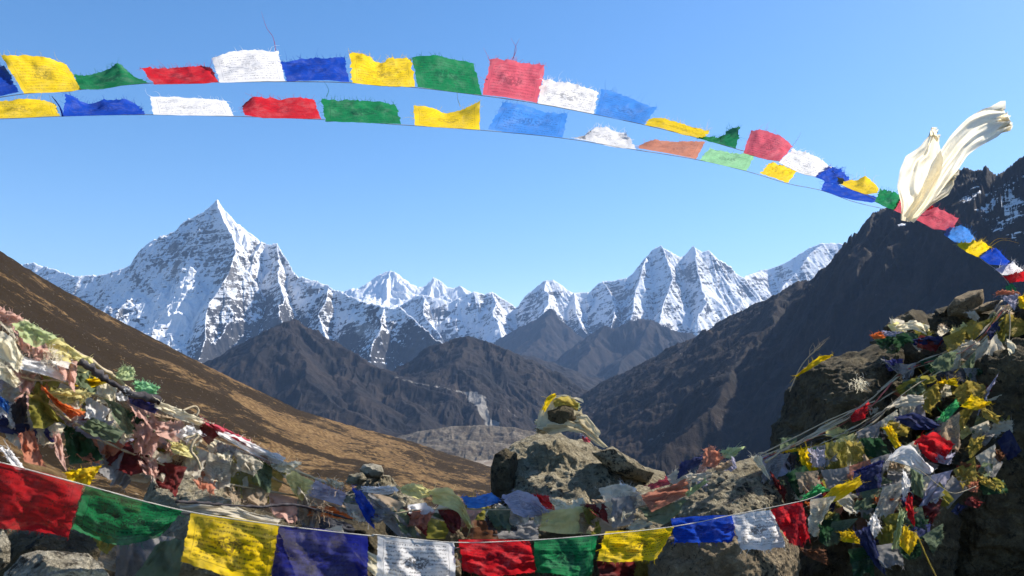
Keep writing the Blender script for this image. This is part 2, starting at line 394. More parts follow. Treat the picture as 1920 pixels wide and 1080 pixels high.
mountain('mountain', (990, 2300), (1250, 5600), 1000, 460, rid, 75, 101, m_wall, 34, snow_c, scree_w, 2400, crest=.16)

# valley floor reaching the horizon
v = 90000
ground = mesh_obj('ground', [(-18900, -290, -340), (18900, -290, -340), (18900, 24400, -340), (-18900, 24400, -340)], [(0, 1, 2, 3)], mat_valley(), smooth=False)
tag(ground, kind='structure')

# golden hillside on the left, running in to the knoll under the camera
def hillside():
    na, nr = 900, 460
    az = np.linspace(-1500, 3400, na)
    # horizon of the slope as tan(elevation) per pixel column
    sil = np.interp(az, [-1500, -600, -200, 0, 100, 200, 330, 450, 560, 650, 760, 830, 915, 960, 1100, 1500, 3400],
                        [160, 250, 375, 475, 534, 588, 654, 714, 766, 795, 822, 845, 873, 890, 960, 1040, 1120])
    Rr = np.interp(az, [-1500, -200, 0, 330, 915, 960, 1100, 3400], [420, 560, 620, 820, 1250, 1150, 700, 60])
    U = (az - 960) / F
    V = (540 - sil) / F
    te = (SP + CP * V) / (CP - SP * V)            # z / y at the crest
    te0 = np.interp(az, [-1500, 0, 900, 1500, 3400], [-0.30, -0.34, -0.36, -0.36, -0.34])
    k = np.linspace(0, 1, nr)
    Y = np.where(k[:, None] < 0.88, 1.2 * (Rr[None, :] / 1.2) ** (k[:, None] / 0.88), Rr[None, :] * (1 + (k[:, None] - 0.88) / 0.12 * 0.8))
    f = np.clip((Y - 3.5) / (Rr[None, :] - 3.5), 0, 1) ** 0.42
    tanE = te0[None, :] * (1 - f) + te[None, :] * f
    Z = Y * tanE
    over = np.clip(Y / Rr[None, :] - 1, 0, None)
    Z = Z - over * Rr[None, :] * 0.75
    Z = np.where(Y < 3.5, -1.22 + (Y - 1.2) * 0.0 - 0.0 * Y + 0 * Z, Z)
    X = U[None, :] * Y
    a = np.clip(Y / 160, 0, 1)
    cr = np.exp(-np.abs(Y / Rr[None, :] - 1) * 9)
    Z = Z + a * (1 - 0.82 * cr) * (7.0 * fbm(X / 90 + .4 * Y / 90, Y / 170, 6, 5) + 5.0 * ridged((X * .88 - Y * .47) / 46, (X * .47 + Y * .88) / 210, 4, 8))
    Z = Z + np.clip(Y / 60, 0.03, 1) * (0.9 * fbm(X / 7, Y / 7, 4, 15) + 0.5 * ridged(X / 18, Y / 30, 3, 16))
    o = grid_obj('hillside', np.stack([X, Y, Z], -1), mat_brown_hill())
    tag(o, kind='structure')
hillside()

# ------------------------------------------------------------------ clear mountain air
hm = NT('air')
pv = hm.n('VolumePrincipled', {'Color': (0.36, 0.58, 1.0), 'Density': 2.2e-5, 'Anisotropy': 0.0})
hm.link(pv.outputs[0], hm.out.inputs['Volume'])
bx0, bx1, by0, by1, bz0, bz1 = -19000, 19000, -300, 24500, -380, 3600
v = [(x, y, z) for x in (bx0, bx1) for y in (by0, by1) for z in (bz0, bz1)]
haze = mesh_obj('haze', v, [(0, 1, 3, 2), (4, 6, 7, 5), (0, 4, 5, 1), (2, 3, 7, 6), (0, 2, 6, 4), (1, 5, 7, 3)], hm.m, smooth=False)
tag(haze, kind='stuff')

# ================================================================== foreground: stone, cloth, rope
def hash3(ix, iy, iz, seed):
    return _hash(ix + iz * 57, iy + iz * 131, seed)
def vnoise3(x, y, z, seed=0):
    iz = np.floor(z); fz = z - iz; uz = fz * fz * (3 - 2 * fz)
    a = vnoise(x + iz * 37.7, y + iz * 17.3, seed); b = vnoise(x + (iz + 1) * 37.7, y + (iz + 1) * 17.3, seed)
    return a * (1 - uz) + b * uz
def fbm3(P, sc_, oct=4, seed=0, gain=0.5):
    s = 0; a = 1.0; t = 0
    for o in range(oct):
        f = sc_ * 2.03 ** o
        s = s + a * vnoise3(P[:, 0] * f + 3 * o, P[:, 1] * f, P[:, 2] * f - 7 * o, seed + o); t += a; a *= gain
    return s / t

def mat_rock(name, pale, mid, dark, lichen=0.5, spots=26):
    t = NT(name)
    pos = t.n('NewGeometry').outputs['Position']
    big = t.noise(pos, 2.2, 6, 0.65, 0.5); med = t.noise(pos, 9, 9, 0.74, 0.3); fin = t.noise(pos, spots, 8, 0.75); grit = t.noise(pos, 160, 3, 0.8)
    col = t.mix(t.ramp(med, 0.38, 0.62), mid, pale)
    v = t.math('ADD', t.math('MULTIPLY', fin, 0.7), t.math('MULTIPLY', big, 0.45))
    col = t.mix(t.ramp(v, 0.62 - 0.04 * lichen, 0.68), col, dark)  # dark blotches: black lichen plus crevice shade put into the colour
    yel = t.ramp(t.noise(pos, 14, 6, 0.7, 1.0), 0.58, 0.68)
    col = t.mix(t.math('MULTIPLY', yel, 0.45 * lichen), col, (0.36, 0.31, 0.10))
    col = t.mix(t.math('MULTIPLY', t.ramp(grit, 0.35, 0.62), 0.5), t.mix(0.45, col, (0.02, 0.018, 0.015)), col)
    vc = t.n('TexVoronoi', {'Vector': t.n('Mix', {0: 0.3, 4: pos, 5: t.n('TexNoise', {'Vector': pos, 'Scale': 6.0, 'Detail': 5.0}).outputs['Color']}, data_type='VECTOR').outputs[1], 'Scale': 4.5}, feature='DISTANCE_TO_EDGE').outputs['Distance']
    crack = t.ramp(vc, 0.0, 0.05)
    col = t.mix(t.math('MULTIPLY', t.math('SUBTRACT', 1.0, crack), 0.3), col, (0.03, 0.025, 0.02))
    pit = t.ramp(t.noise(pos, 48, 5, 0.8), 0.40, 0.55)
    h = t.math('ADD', t.math('MULTIPLY', med, 1.0), t.math('ADD', t.math('MULTIPLY', crack, 0.22), t.math('MULTIPLY', pit, 0.25)))
    h = t.math('ADD', h, t.math('ADD', t.math('MULTIPLY', fin, 0.55), t.math('MULTIPLY', grit, 0.10)))
    b = t.n('Bump', {'Height': h, 'Strength': 1.0, 'Distance': 0.05}).outputs[0]
    bs = t.n('BsdfPrincipled', {'Base Color': col, 'Roughness': 0.95, 'Normal': b, 'Specular IOR Level': 0.2})
    t.link(bs.outputs[0], t.out.inputs[0])
    return t.m
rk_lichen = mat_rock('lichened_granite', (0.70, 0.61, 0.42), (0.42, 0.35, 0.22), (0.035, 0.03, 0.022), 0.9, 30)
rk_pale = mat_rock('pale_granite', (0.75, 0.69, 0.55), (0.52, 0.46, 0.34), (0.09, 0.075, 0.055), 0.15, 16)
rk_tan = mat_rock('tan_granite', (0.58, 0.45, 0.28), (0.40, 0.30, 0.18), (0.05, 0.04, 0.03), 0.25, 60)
rk_dark = mat_rock('shade_dark_rock', (0.26, 0.21, 0.12), (0.12, 0.095, 0.055), (0.02, 0.018, 0.012), 0.5, 24)  # dark rock tone, lowered further to carry the shade on these stones

def ray_poly(poly, cx, cy, th):
    """distance from (cx, cy) to the polygon along each angle (angles measured with y upward)"""
    out = np.zeros(th.shape)
    dx = np.cos(th); dy = -np.sin(th)
    for (x1, y1), (x2, y2) in zip(poly, poly[1:] + poly[:1]):
        ex, ey = x2 - x1, y2 - y1
        den = dx * ey - dy * ex
        den = np.where(np.abs(den) < 1e-9, 1e-9, den)
        t = ((x1 - cx) * ey - (y1 - cy) * ex) / den
        s = ((x1 - cx) * dy - (y1 - cy) * dx) / den
        ok = (t > 0) & (s >= -1e-6) & (s <= 1 + 1e-6)
        out = np.where(ok, np.maximum(out, t), out)
    return out

_ico = {}
def ico(sub):
    if sub not in _ico:
        bm = bmesh.new(); bmesh.ops.create_icosphere(bm, subdivisions=sub, radius=1)
        V = np.array([v.co[:] for v in bm.verts]); Fc = [[v.index for v in f.verts] for f in bm.faces]; bm.free()
        _ico[sub] = (V, Fc)
    return _ico[sub]

def boulder(name, label, poly, Y, depth, mat, seed, sub=6, rough=0.05, cuts=7, tilt=0.0, yaw=0.0, layered=0.0, cat='rock', group=None):
    V, Fc = ico(sub)
    V = V.copy()
    rr_ = np.random.RandomState(seed)
    for k in range(cuts):
        n = np.array([rr_.uniform(-.8, .8), -rr_.uniform(.35, 1), rr_.uniform(-.6, .9)]); n /= np.linalg.norm(n)
        c = rr_.uniform(.62, .85)
        dd = V @ n - c
        V -= np.where(dd > 0, dd * 0.9, 0)[:, None] * n
    x, y, z = V[:, 0], V[:, 1], V[:, 2]
    cx = sum(p[0] for p in poly) / len(poly); cy = sum(p[1] for p in poly) / len(poly)
    th = np.arctan2(z, x); rho = np.sqrt(x * x + z * z) ** 0.72
    Rr = ray_poly(poly, cx, cy, th)
    px = cx + Rr * np.cos(th) * rho; py = cy - Rr * np.sin(th) * rho
    Yw = Y + np.sign(y) * np.abs(y) ** 0.85 * depth + tilt * (cy - py) / F * Y + yaw * (px - cx) / F * Y
    u = (px - 960) / F; v = (540 - py) / F; t = Yw / (CP - SP * v)
    P = np.stack([u * t, Yw, (SP + CP * v) * t], 1)
    c = P.mean(0); D = P - c; L = np.linalg.norm(D, axis=1, keepdims=True); D = D / (L + 1e-9)
    size = float(L.mean())
    q = P.copy(); q[:, 2] *= (1 + 2.5 * layered)
    n = fbm3(q, 1.6 / size, 6, seed, 0.55)
    rd = 1 - 2 * np.abs(fbm3(q, 2.4 / size, 4, seed + 50, 0.5))
    fi = fbm3(q, 9 / size, 4, seed + 70, 0.6)
    P = P + D * ((n * 1.2 + (rd - 0.6) * 0.45 + fi * 0.35) * rough * 2.2 * size)[:, None]
    o = mesh_obj(name, P, Fc, mat)
    return tag(o, label, cat, group)

# ---- cloth
_print = {}
def mat_cloth(name, col, pr=0.0, alpha=0.06, fade=0.25, trans=0.58):
    t = NT(name)
    uv = t.n('TexCoord').outputs['UV']
    sx = t.n('SeparateXYZ', {0: uv}); u, v = sx.outputs[0], sx.outputs[1]
    rn = t.n('ObjectInfo').outputs['Random']
    pos = t.n('NewGeometry').outputs['Position']
    pale = tuple(min(0.85, c * 0.55 + 0.34) for c in col)
    n = t.noise(pos, 14, 6, 0.7, 0.5)
    c = t.mix(t.math('MULTIPLY', t.ramp(n, 0.42, 0.78), fade), tuple(col), pale)
    c = t.mix(t.math('MULTIPLY', t.ramp(t.noise(pos, 30, 5, 0.7), 0.45, 0.8), 0.35), c, t.mix(0.6, c, (0.05, 0.04, 0.03)))
    # woven threads
    wv = t.n('TexWave', {'Vector': uv, 'Scale': 34.0, 'Distortion': 1.5, 'Detail': 2.0}, wave_type='BANDS', bands_direction='X').outputs['Fac']
    c = t.mix(t.math('MULTIPLY', wv, 0.10), c, (0.02, 0.02, 0.02))
    if pr > 0:
        rows = t.math('FRACT', t.math('MULTIPLY', v, 13.0))
        band = t.math('MULTIPLY', t.ramp(rows, 0.18, 0.26), t.math('SUBTRACT', 1.0, t.ramp(rows, 0.62, 0.72)))
        cmb = t.n('CombineXYZ', {0: t.math('MULTIPLY', u, 75.0), 1: t.math('MULTIPLY', v, 30.0), 2: t.math('MULTIPLY', rn, 40.0)}).outputs[0]
        tx = t.ramp(t.noise(cmb, 1.0, 2, 0.6), 0.46, 0.56)
        du = t.math('ABSOLUTE', t.math('SUBTRACT', u, 0.5)); dv = t.math('ABSOLUTE', t.math('SUBTRACT', v, 0.47))
        inside = t.math('MULTIPLY', t.math('LESS_THAN', du, 0.40), t.math('LESS_THAN', dv, 0.38))
        hole = t.math('MULTIPLY', t.math('LESS_THAN', du, 0.15), t.math('LESS_THAN', dv, 0.15))
        text = t.math('MULTIPLY', t.math('MULTIPLY', band, tx), t.math('MULTIPLY', inside, t.math('SUBTRACT', 1.0, hole)))
        # dark central emblem
        r2 = t.math('ADD', t.math('POWER', t.math('MULTIPLY', du, 5.2), 2.0), t.math('POWER', t.math('MULTIPLY', dv, 6.4), 2.0))
        cm2 = t.n('CombineXYZ', {0: t.math('MULTIPLY', u, 26.0), 1: t.math('MULTIPLY', v, 20.0), 2: t.math('MULTIPLY', rn, 11.0)}).outputs[0]
        emb = t.math('MULTIPLY', t.math('SUBTRACT', 1.0, t.ramp(r2, 0.55, 1.1)), t.ramp(t.noise(cm2, 1.0, 3, 0.6, 0.8), 0.46, 0.50))
        fr = t.math('MULTIPLY', t.math('LESS_THAN', du, 0.425), t.math('LESS_THAN', dv, 0.405))
        fr2 = t.math('MULTIPLY', t.math('LESS_THAN', du, 0.415), t.math('LESS_THAN', dv, 0.39))
        frame = t.math('MULTIPLY', t.math('SUBTRACT', fr, fr2), 0.6)
        m = t.math('MULTIPLY', t.math('MAXIMUM', t.math('MAXIMUM', text, emb), frame), pr)
        m = t.math('MULTIPLY', m, t.ramp(t.noise(pos, 9, 3, 0.6), 0.25, 0.5))
        c = t.mix(m, c, t.mix(0.88, c, (0.01, 0.01, 0.02)))
    gr = t.noise(pos, 55, 5, 0.7)
    b = t.n('Bump', {'Height': t.math('ADD', gr, t.math('MULTIPLY', wv, 0.15)), 'Strength': 0.5, 'Distance': 0.004}).outputs[0]
    df = t.n('BsdfDiffuse', {'Color': c, 'Normal': b}); tl = t.n('BsdfTranslucent', {'Color': c, 'Normal': b})
    mx = t.n('MixShader', {0: trans, 1: df.outputs[0], 2: tl.outputs[0]})
    tp = t.n('BsdfTransparent', {'Color': tuple(min(1, 0.45 + 0.55 * q) for q in col)})
    holes = t.ramp(t.noise(pos, 38, 4, 0.7), 0.5, 0.8)
    al = t.math('ADD', alpha, t.math('MULTIPLY', holes, alpha * 1.6), clamp=True)
    fin = t.n('MixShader', {0: al, 1: mx.outputs[0], 2: tp.outputs[0]})
    t.link(fin.outputs[0], t.out.inputs[0])
    return t.m

COL = dict(yellow=(0.86, 0.60, 0.01), red=(0.60, 0.014, 0.022), green=(0.010, 0.20, 0.065), blue=(0.008, 0.06, 0.46), white=(0.87, 0.86, 0.86),
           lightblue=(0.06, 0.24, 0.68), rose=(0.62, 0.10, 0.14), pink=(0.74, 0.46, 0.38), cream=(0.86, 0.79, 0.60), olive=(0.30, 0.27, 0.05), lavender=(0.44, 0.43, 0.56),
           navy=(0.030, 0.040, 0.13), maroon=(0.19, 0.03, 0.03), terracotta=(0.60, 0.24, 0.15), palegreen=(0.52, 0.62, 0.32), sage=(0.17, 0.22, 0.13),
           orange=(0.78, 0.20, 0.05), tan=(0.50, 0.38, 0.26), darkgreen=(0.025, 0.08, 0.035), brown=(0.17, 0.075, 0.04), grey=(0.34, 0.33, 0.33),
           paleyellow=(0.82, 0.74, 0.32), beige=(0.68, 0.62, 0.50), leafgreen=(0.06, 0.42, 0.14), gold=(0.44, 0.34, 0.07), charcoal=(0.07, 0.07, 0.085),
           greenlight=(0.30, 0.62, 0.32), violet=(0.045, 0.05, 0.20), indigo=(0.012, 0.018, 0.20))
WORD = dict(lightblue='light blue', rose='rose red', palegreen='pale green', paleyellow='pale yellow', leafgreen='bright green', darkgreen='dark green', greenlight='light green')
CLOTH = {}
def cm(col, pr, al, tr=0.5):
    k = (col, pr, al, tr)
    if k not in CLOTH:
        CLOTH[k] = mat_cloth('cloth_' + WORD.get(col, col).replace(' ', '_'), COL[col], pr, al, trans=tr)
    return CLOTH[k]

def resample(pts, n):
    pts = np.asarray(pts, float)
    if len(pts) == 1: return np.repeat(pts, n, 0)
    d = np.r_[0, np.cumsum(np.linalg.norm(np.diff(pts, axis=0), axis=1))]
    if d[-1] < 1e-6: return np.repeat(pts[:1], n, 0)
    t = np.linspace(0, d[-1], n)
    out = np.stack([np.interp(t, d, pts[:, 0]), np.interp(t, d, pts[:, 1])], 1)
    if len(pts) > 2:                                  # soften the corners a little
        for _ in range(2): out[1:-1] = 0.5 * out[1:-1] + 0.25 * (out[:-2] + out[2:])
    return out

def at_arr(px, py, Y):
    u = (px - 960) / F; v = (540 - py) / F; t = Y / (CP - SP * v)
    return np.stack([u * t, Y, (SP + CP * v) * t], -1)

def sheet(name, top, bot, d, mat, seed, wr=0.012, folds=2.2, nu=26, nv=20, rag=1.2, fringe=14, flen=7, sides=4, bulge=0.0, parent=None, lean=0.0):
    """a piece of cloth between its cord edge (bot) and free edge (top), with folds, a torn hem and loose threads; d = (left, right) distance"""
    rs = np.random.RandomState(seed)
    T = resample(top, nu); B = resample(bot, nu)
    v = np.linspace(0, 1, nv)[:, None]; u = np.linspace(0, 1, nu)[None, :]
    PX = B[None, :, 0] * (1 - v) + T[None, :, 0] * v; PY = B[None, :, 1] * (1 - v) + T[None, :, 1] * v
    sz = math.hypot(PX.max() - PX.min(), PY.max() - PY.min())
    w = 0
    for k in range(3):
        th = rs.uniform(-0.9, 0.9) + (math.pi / 2 if k == 1 and wr > .015 else 0); fq = folds * rs.uniform(0.6, 1.5)
        ph = (u * math.cos(th) + v * math.sin(th)) * fq * math.pi + rs.uniform(0, 6) + 1.6 * fbm(u * 2.2 + seed + 0 * v, v * 2.2 + k + 0 * u, 2, seed + k)
        w = w + (np.sin(ph) * 0.6 + (1 - np.abs(np.sin(ph * 0.7))) * 0.7) / (k + 1)
    w = w + 1.3 * fbm(u * 5 + seed * 1.7 + 0 * v, v * 5 + 0 * u, 4, seed + 9) 
    att = np.minimum(1, 0.25 + 1.5 * v)                # stiff along the cord
    Y = d[0] * (1 - u) + d[1] * u + 0 * v
    Y = Y + wr * w * att + lean * v + bulge * np.sin(np.pi * u) * np.sin(np.pi * np.clip(v, 0, 1))
    jit = min(rag, sz * 0.05)
    ex = fbm(u * 9 + seed + 0 * v, v * 9 + 0 * u, 3, seed + 20); ey = fbm(u * 9 - seed + 0 * v, v * 9 + 3 + 0 * u, 3, seed + 21)
    PX = PX + ex * jit * 2.0 * att; PY = PY + ey * jit * 2.0 * att
    edge_u = np.minimum(u, 1 - u) < 0.001
    PX = PX + np.where(edge_u, rs.uniform(-1, 1, PX.shape) * jit * 0.9, 0) * np.where(v > 0.02, 1, 0)
    PY[-1] += rs.uniform(-1, 1, nu) * jit * 0.9
    P = at_arr(PX, PY, Y)
    V = [tuple(p) for p in P.reshape(-1, 3)]
    UV = [(uu, vv) for vv in v[:, 0] for uu in u[0]]
    Fc = [(j * nu + i, j * nu + i + 1, (j + 1) * nu + i + 1, (j + 1) * nu + i) for j in range(nv - 1) for i in range(nu - 1)]
    # loose threads out of the torn edges
    flen = min(flen, 3 + sz * .07)
    for k in range(fringe + sides):
        if k < fringe: j, i = nv - 1, rs.randint(0, nu); base = np.array([PX[j, i] - PX[j - 3, i], PY[j, i] - PY[j - 3, i]])
        else:
            j = rs.randint(3, nv); i = 0 if rs.rand() < .5 else nu - 1; i2 = 2 if i == 0 else nu - 3
            base = np.array([PX[j, i] - PX[j, i2], PY[j, i] - PY[j, i2]])
        base = base / (np.linalg.norm(base) + 1e-6)
        x, y, yy = PX[j, i], PY[j, i], Y[j, i]
        a = math.atan2(base[1], base[0]) + rs.normal(0, .5); L = flen * rs.uniform(.3, 1.3); L = L * (2.2 if rs.rand() < .08 else 1)
        cv = rs.normal(0, .35); wd = 0.00045 + 0.00035 * rs.rand()
        prev = None
        for q in range(4):
            p = at_arr(np.array(x), np.array(y), np.array(yy))
            n0 = len(V); ww = wd * (1 - q / 4.5)
            nx, ny = -math.sin(a), math.cos(a)
            V.append((p[0] + nx * ww, p[1], p[2] - ny * ww)); V.append((p[0] - nx * ww, p[1], p[2] + ny * ww))
            UV += [(u[0, i], 0.02), (u[0, i], 0.02)]
            if prev is not None: Fc.append((prev, prev + 1, n0 + 1, n0))
            prev = n0; x += math.cos(a) * L / 3; y += math.sin(a) * L / 3; a += cv; yy += rs.normal(0, .002)
    return mesh_obj(name, V, Fc, mat, parent=parent, uvs=UV)

def tube(name, pts, r, mat, label=None, cat='rope', group=None, n=7, wob=0.0, seed=0, per=8, taper=False):
    rs = random.Random(seed)
    P = [Vector(p) for p in pts]; Q = []
    for i in range(len(P) - 1):
        p0 = P[max(i - 1, 0)]; p1 = P[i]; p2 = P[i + 1]; p3 = P[min(i + 2, len(P) - 1)]
        for k in range(per):
            t = k / per
            Q.append(0.5 * ((2 * p1) + (-p0 + p2) * t + (2 * p0 - 5 * p1 + 4 * p2 - p3) * t * t + (-p0 + 3 * p1 - 3 * p2 + p3) * t ** 3))
    Q.append(P[-1])
    V = []; Fc = []; ref = Vector((0.1, 1, 0.2))
    for i, q in enumerate(Q):
        tg = (Q[min(i + 1, len(Q) - 1)] - Q[max(i - 1, 0)]).normalized()
        a = tg.cross(ref).normalized(); b = tg.cross(a)
        rr_ = r * (1 + wob * rs.uniform(-.6, .6)) * ((1 - 0.85 * i / len(Q)) if taper else 1)
        q2 = q + Vector((rs.uniform(-1, 1), rs.uniform(-1, 1), rs.uniform(-1, 1))) * wob * r * .6
        for k in range(n):
            an = 2 * math.pi * k / n + i * 0.5
            V.append(q2 + (a * math.cos(an) + b * math.sin(an)) * rr_ * (1 + 0.18 * (k % 2)))
        if i:
            for k in range(n):
                Fc.append(((i - 1) * n + k, (i - 1) * n + (k + 1) % n, i * n + (k + 1) % n, i * n + k))
    Fc.append(tuple(range(n))[::-1]); Fc.append(tuple(len(V) - n + k for k in range(n)))
    o = mesh_obj(name, V, Fc, mat)
    return tag(o, label, cat, group)

def P2(s): return [tuple(float(q) for q in p.split(',')) for p in s.split()]

def dL(x): return float(np.interp(x, [-100, 0, 300, 600, 900, 1250], [1.8, 1.95, 2.35, 2.85, 3.2, 3.75]))
def dRt(x, y):
    a = float(np.interp(y, [540, 650, 760, 860, 960, 1080], [5.3, 5.0, 4.6, 4.25, 3.95, 3.7]))
    return a - 0.10 * np.interp(x, [1400, 1900], [1.5, 0]) * 0 + float(np.interp(x, [1350, 1450], [-0.35, 0]))

cord_m = mat_cloth('white_cord', (0.48, 0.45, 0.40), 0, 0.0, 0.2, 0.0)
rope_m = mat_cloth('hemp_twine', (0.40, 0.33, 0.22), 0, 0.0, 0.3, 0.0)
rope_dark = mat_cloth('black_twine', (0.05, 0.045, 0.05), 0, 0.0, 0.3, 0.0)
rope_red = mat_cloth('red_twine', (0.40, 0.10, 0.08), 0, 0.0, 0.3, 0.0)

# ------------------------------------------------------------------ the two strings flying against the sky
GA = 'prayer flags blown upward on the upper string'
GB = 'prayer flags blown upward on the lower string'
DA = lambda x: float(np.interp(x, [-60, 0, 1000, 1240, 1460, 1700, 1920], [3.2, 3.25, 3.45, 3.7, 4.2, 4.9, 5.6]))
DB = lambda x: float(np.interp(x, [-60, 0, 1050, 1300, 1500, 1700], [3.65, 3.7, 4.0, 4.35, 4.65, 5.05]))
A = """blue|-60,105 8,126|-60,190 36,173|dark blue flag cut off at the left end of the upper string
yellow|2,104 45,103 90,108 126,122|45,175 90,174 135,172 152,167|large bright yellow printed flag, first whole one on the upper string
green|138,141 170,141 205,130 220,118 246,140|152,167 190,168 230,160 278,155|green flag flying to a peak between the big yellow and a narrow red flag
red|262,126 300,128 340,125 385,122 398,132|290,159 340,158 380,157 410,153|narrow deep red flag with flat top beside the large white flag
white|397,110 430,97 475,93 522,97|412,155 460,154 500,152 535,152|large white printed flag with a dark centre emblem on the upper string
blue|526,116 560,112 600,108 646,108|538,153 580,151 620,151 655,154|saturated blue printed flag between the large white and notched yellow flags
yellow|656,98 675,97 712,118 737,107 772,108|660,155 700,160 740,163 778,163|yellow flag with a deep notch in its top edge and frayed corner
green|773,107 820,103 850,112 888,119|783,163 820,168 860,174 903,178|large dark green printed flag beside the tall rose flag
rose|918,111 935,110 975,117 1022,122|905,178 940,181 970,186 1007,193|tall rose red square flag with long loose threads on top
white|1017,149 1050,153 1090,162 1124,173|1009,194 1040,199 1080,207 1113,213|white printed flag right of the tall rose red flag
lightblue|1128,167 1150,172 1190,188 1232,203|1116,214 1150,222 1180,228 1208,233|faded light blue flag with white patches on the upper string
yellow|1217,224 1245,221 1290,235 1330,247|1210,234 1240,240 1280,253 1320,260|thin folded yellow flag sloping down the upper string
green|1322,256 1348,260 1370,243 1386,236|1305,258 1340,268 1365,274 1380,278|twisted green flag with a pointed sail
rose|1408,246 1425,242 1465,255 1486,275|1394,287 1420,295 1440,300 1462,302|rose red flag with clipped corner above the small yellow flag
white|1485,280 1510,284 1540,300 1560,312|1460,305 1480,315 1505,327 1530,331|white flag with torn top next to the clipped rose flag
blue|1555,310 1580,320 1594,337|1528,331 1550,342 1572,347|blue flag folded behind the crumpled yellow one
yellow|1570,332 1605,340 1622,328 1647,352|1575,345 1600,357 1625,365 1645,362|crumpled yellow flag with a raised hump near the flying scarf
green|1650,355 1680,362 1692,372|1640,378 1660,388 1676,394|pale worn green flag just left of the flying scarf
rose|1688,366 1710,375|1675,393 1712,412|washed out pink flag behind the foot of the flying scarf
rose|1735,396 1758,388 1797,410|1716,411 1750,430 1785,433|long rose flag emerging right of the flying scarf
lightblue|1775,428 1805,423 1830,448|1770,440 1790,455 1818,457|blue green flag below the long rose flag
yellow|1800,455 1840,452 1858,463|1795,460 1815,475 1836,483|yellow flag with long trailing threads before the dark mountain
blue|1842,474 1868,464 1893,490|1835,481 1855,496 1888,498|blue flag with torn corner before the dark mountain
white|1872,503 1898,490 1918,506|1866,505 1880,516 1912,514|small white flag above the last red one
red|1882,518 1930,506|1893,530 1930,526|small red flag close to the top of the stone mound
leafgreen|1885,538 1897,532|1888,548 1912,551|tiny bright green flag where the upper string meets the mound"""
B = """yellow|-40,192 30,186 80,187 102,195|-40,223 40,221 80,219 113,217|yellow flag at the left end of the lower string
blue|122,176 140,180 165,199 195,188 235,186 262,200|118,218 160,217 210,216 272,214|deep blue flag with a dip in its top edge on the lower string
white|281,181 310,180 360,184 415,187 425,190|288,215 330,216 390,217 438,217|low white printed flag on the lower string left of the red one
red|452,198 475,181 520,187 560,183 590,188|460,216 500,222 550,222 602,223|red flag with two soft humps on the lower string
green|605,188 660,187 700,189 740,195|610,228 660,229 710,231 752,233|green printed flag on the lower string under the notched yellow one
yellow|775,198 800,198 835,213 870,205 899,188|778,235 820,239 860,241 900,243|yellow flag sagging between two raised corners, frayed grey top
lightblue|943,193 975,195 1020,210 1065,213|915,242 960,250 1010,254 1055,258|large light blue flag on the lower string under the rose one
white|1095,260 1110,240 1140,240 1160,250 1175,248|1070,258 1110,266 1150,276 1193,280|crumpled white flag trailing a twisted tail on the lower string
terracotta|1200,272 1225,262 1270,265 1322,265|1197,278 1240,285 1280,293 1305,298|orange red torn flag tapering along the lower string
greenlight|1330,278 1360,285 1417,290|1312,300 1350,309 1400,320|light green translucent flag on the lower string
yellow|1445,303 1470,312 1498,318|1425,325 1455,335 1477,343|small yellow flag hanging at the sagging end of the lower string
blue|1545,340 1570,347 1620,362 1652,374|1540,356 1570,368 1600,375 1635,380|long thin blue flag where both strings come together"""
seed = 100
for txt, dd, grp in ((A, DA, GA), (B, DB, GB)):
    for ln in txt.split('\n'):
        c, tp, bt, lab = ln.split('|'); tp, bt = P2(tp), P2(bt); seed += 1
        if c == 'white': pr = 0.55
        elif c in ('yellow', 'rose', 'green', 'greenlight'): pr = 0.5
        else: pr = 0.4
        o = sheet('prayer_flag', tp, bt, (dd(bt[0][0]), dd(bt[-1][0])), cm(c, pr, 0.05, 0.6), seed, wr=0.010, folds=2.4, nu=30, nv=18, rag=(0.9, 1.5, 2.0)[seed % 3], fringe=(14, 30, 44)[seed % 3], flen=9, sides=8, lean=-0.18)
        tag(o, lab, 'prayer flag', grp)
def cord(name, s, dfun, r, mat, label, off=0.004, **k):
    return tube(name, [at(x, y, dfun(x) + off) for x, y in P2(s)], r, mat, label, **k)
cord('cord', '-60,192 45,176 150,168 278,156 410,154 535,153 655,155 778,164 903,179 1007,194 1113,214 1208,234 1310,259 1380,279 1462,303 1530,332 1575,347 1645,375 1716,412 1785,434 1835,482 1868,506 1890,530 1900,556', DA, 0.0016, cord_m,
     'thin white cord of the upper flag string across the sky')
cord('cord', '-60,224 0,223 113,218 272,215 438,218 602,224 752,234 900,244 1055,259 1193,281 1305,299 1400,321 1477,344 1540,357 1600,378 1660,392', DB, 0.0016, cord_m,
     'thin white cord of the lower flag string across the sky')
# a few long single threads blown off the flags
for s, c, lab in (('517,95 512,70 500,52 490,22', 'red', 'long red thread blown above the large white flag'), ('960,112 968,92 958,72', 'rose', 'short red thread above the tall rose flag'),
                  ('963,110 966,90 974,72', 'rose', 'second short red thread above the tall rose flag'), ('612,181 616,168 607,152', 'leafgreen', 'green thread dangling between the two strings'),
                  ('863,200 858,185 857,170', 'paleyellow', 'pale yellow thread under the dark green flag'), ('1857,463 1880,450 1910,456', 'yellow', 'yellow thread trailing from the flag before the mountain'),
                  ('1855,460 1870,448 1895,447', 'yellow', 'upper yellow thread trailing before the mountain'), ('1486,274 1497,258 1502,247', 'white', 'white thread above the torn white flag'),
                  ('110,218 100,200 92,178', 'paleyellow', 'twisted pale thread at the left between the strings'), ('118,218 112,200 97,180', 'blue', 'twisted blue tail at the left between the strings')):
    tube('loose_thread', [at(x, y, DA(x) - .02) for x, y in P2(s)], 0.0013 if 'tail' not in lab else 0.005, cm(c, 0, 0.0), lab, 'thread', taper=True, n=5)

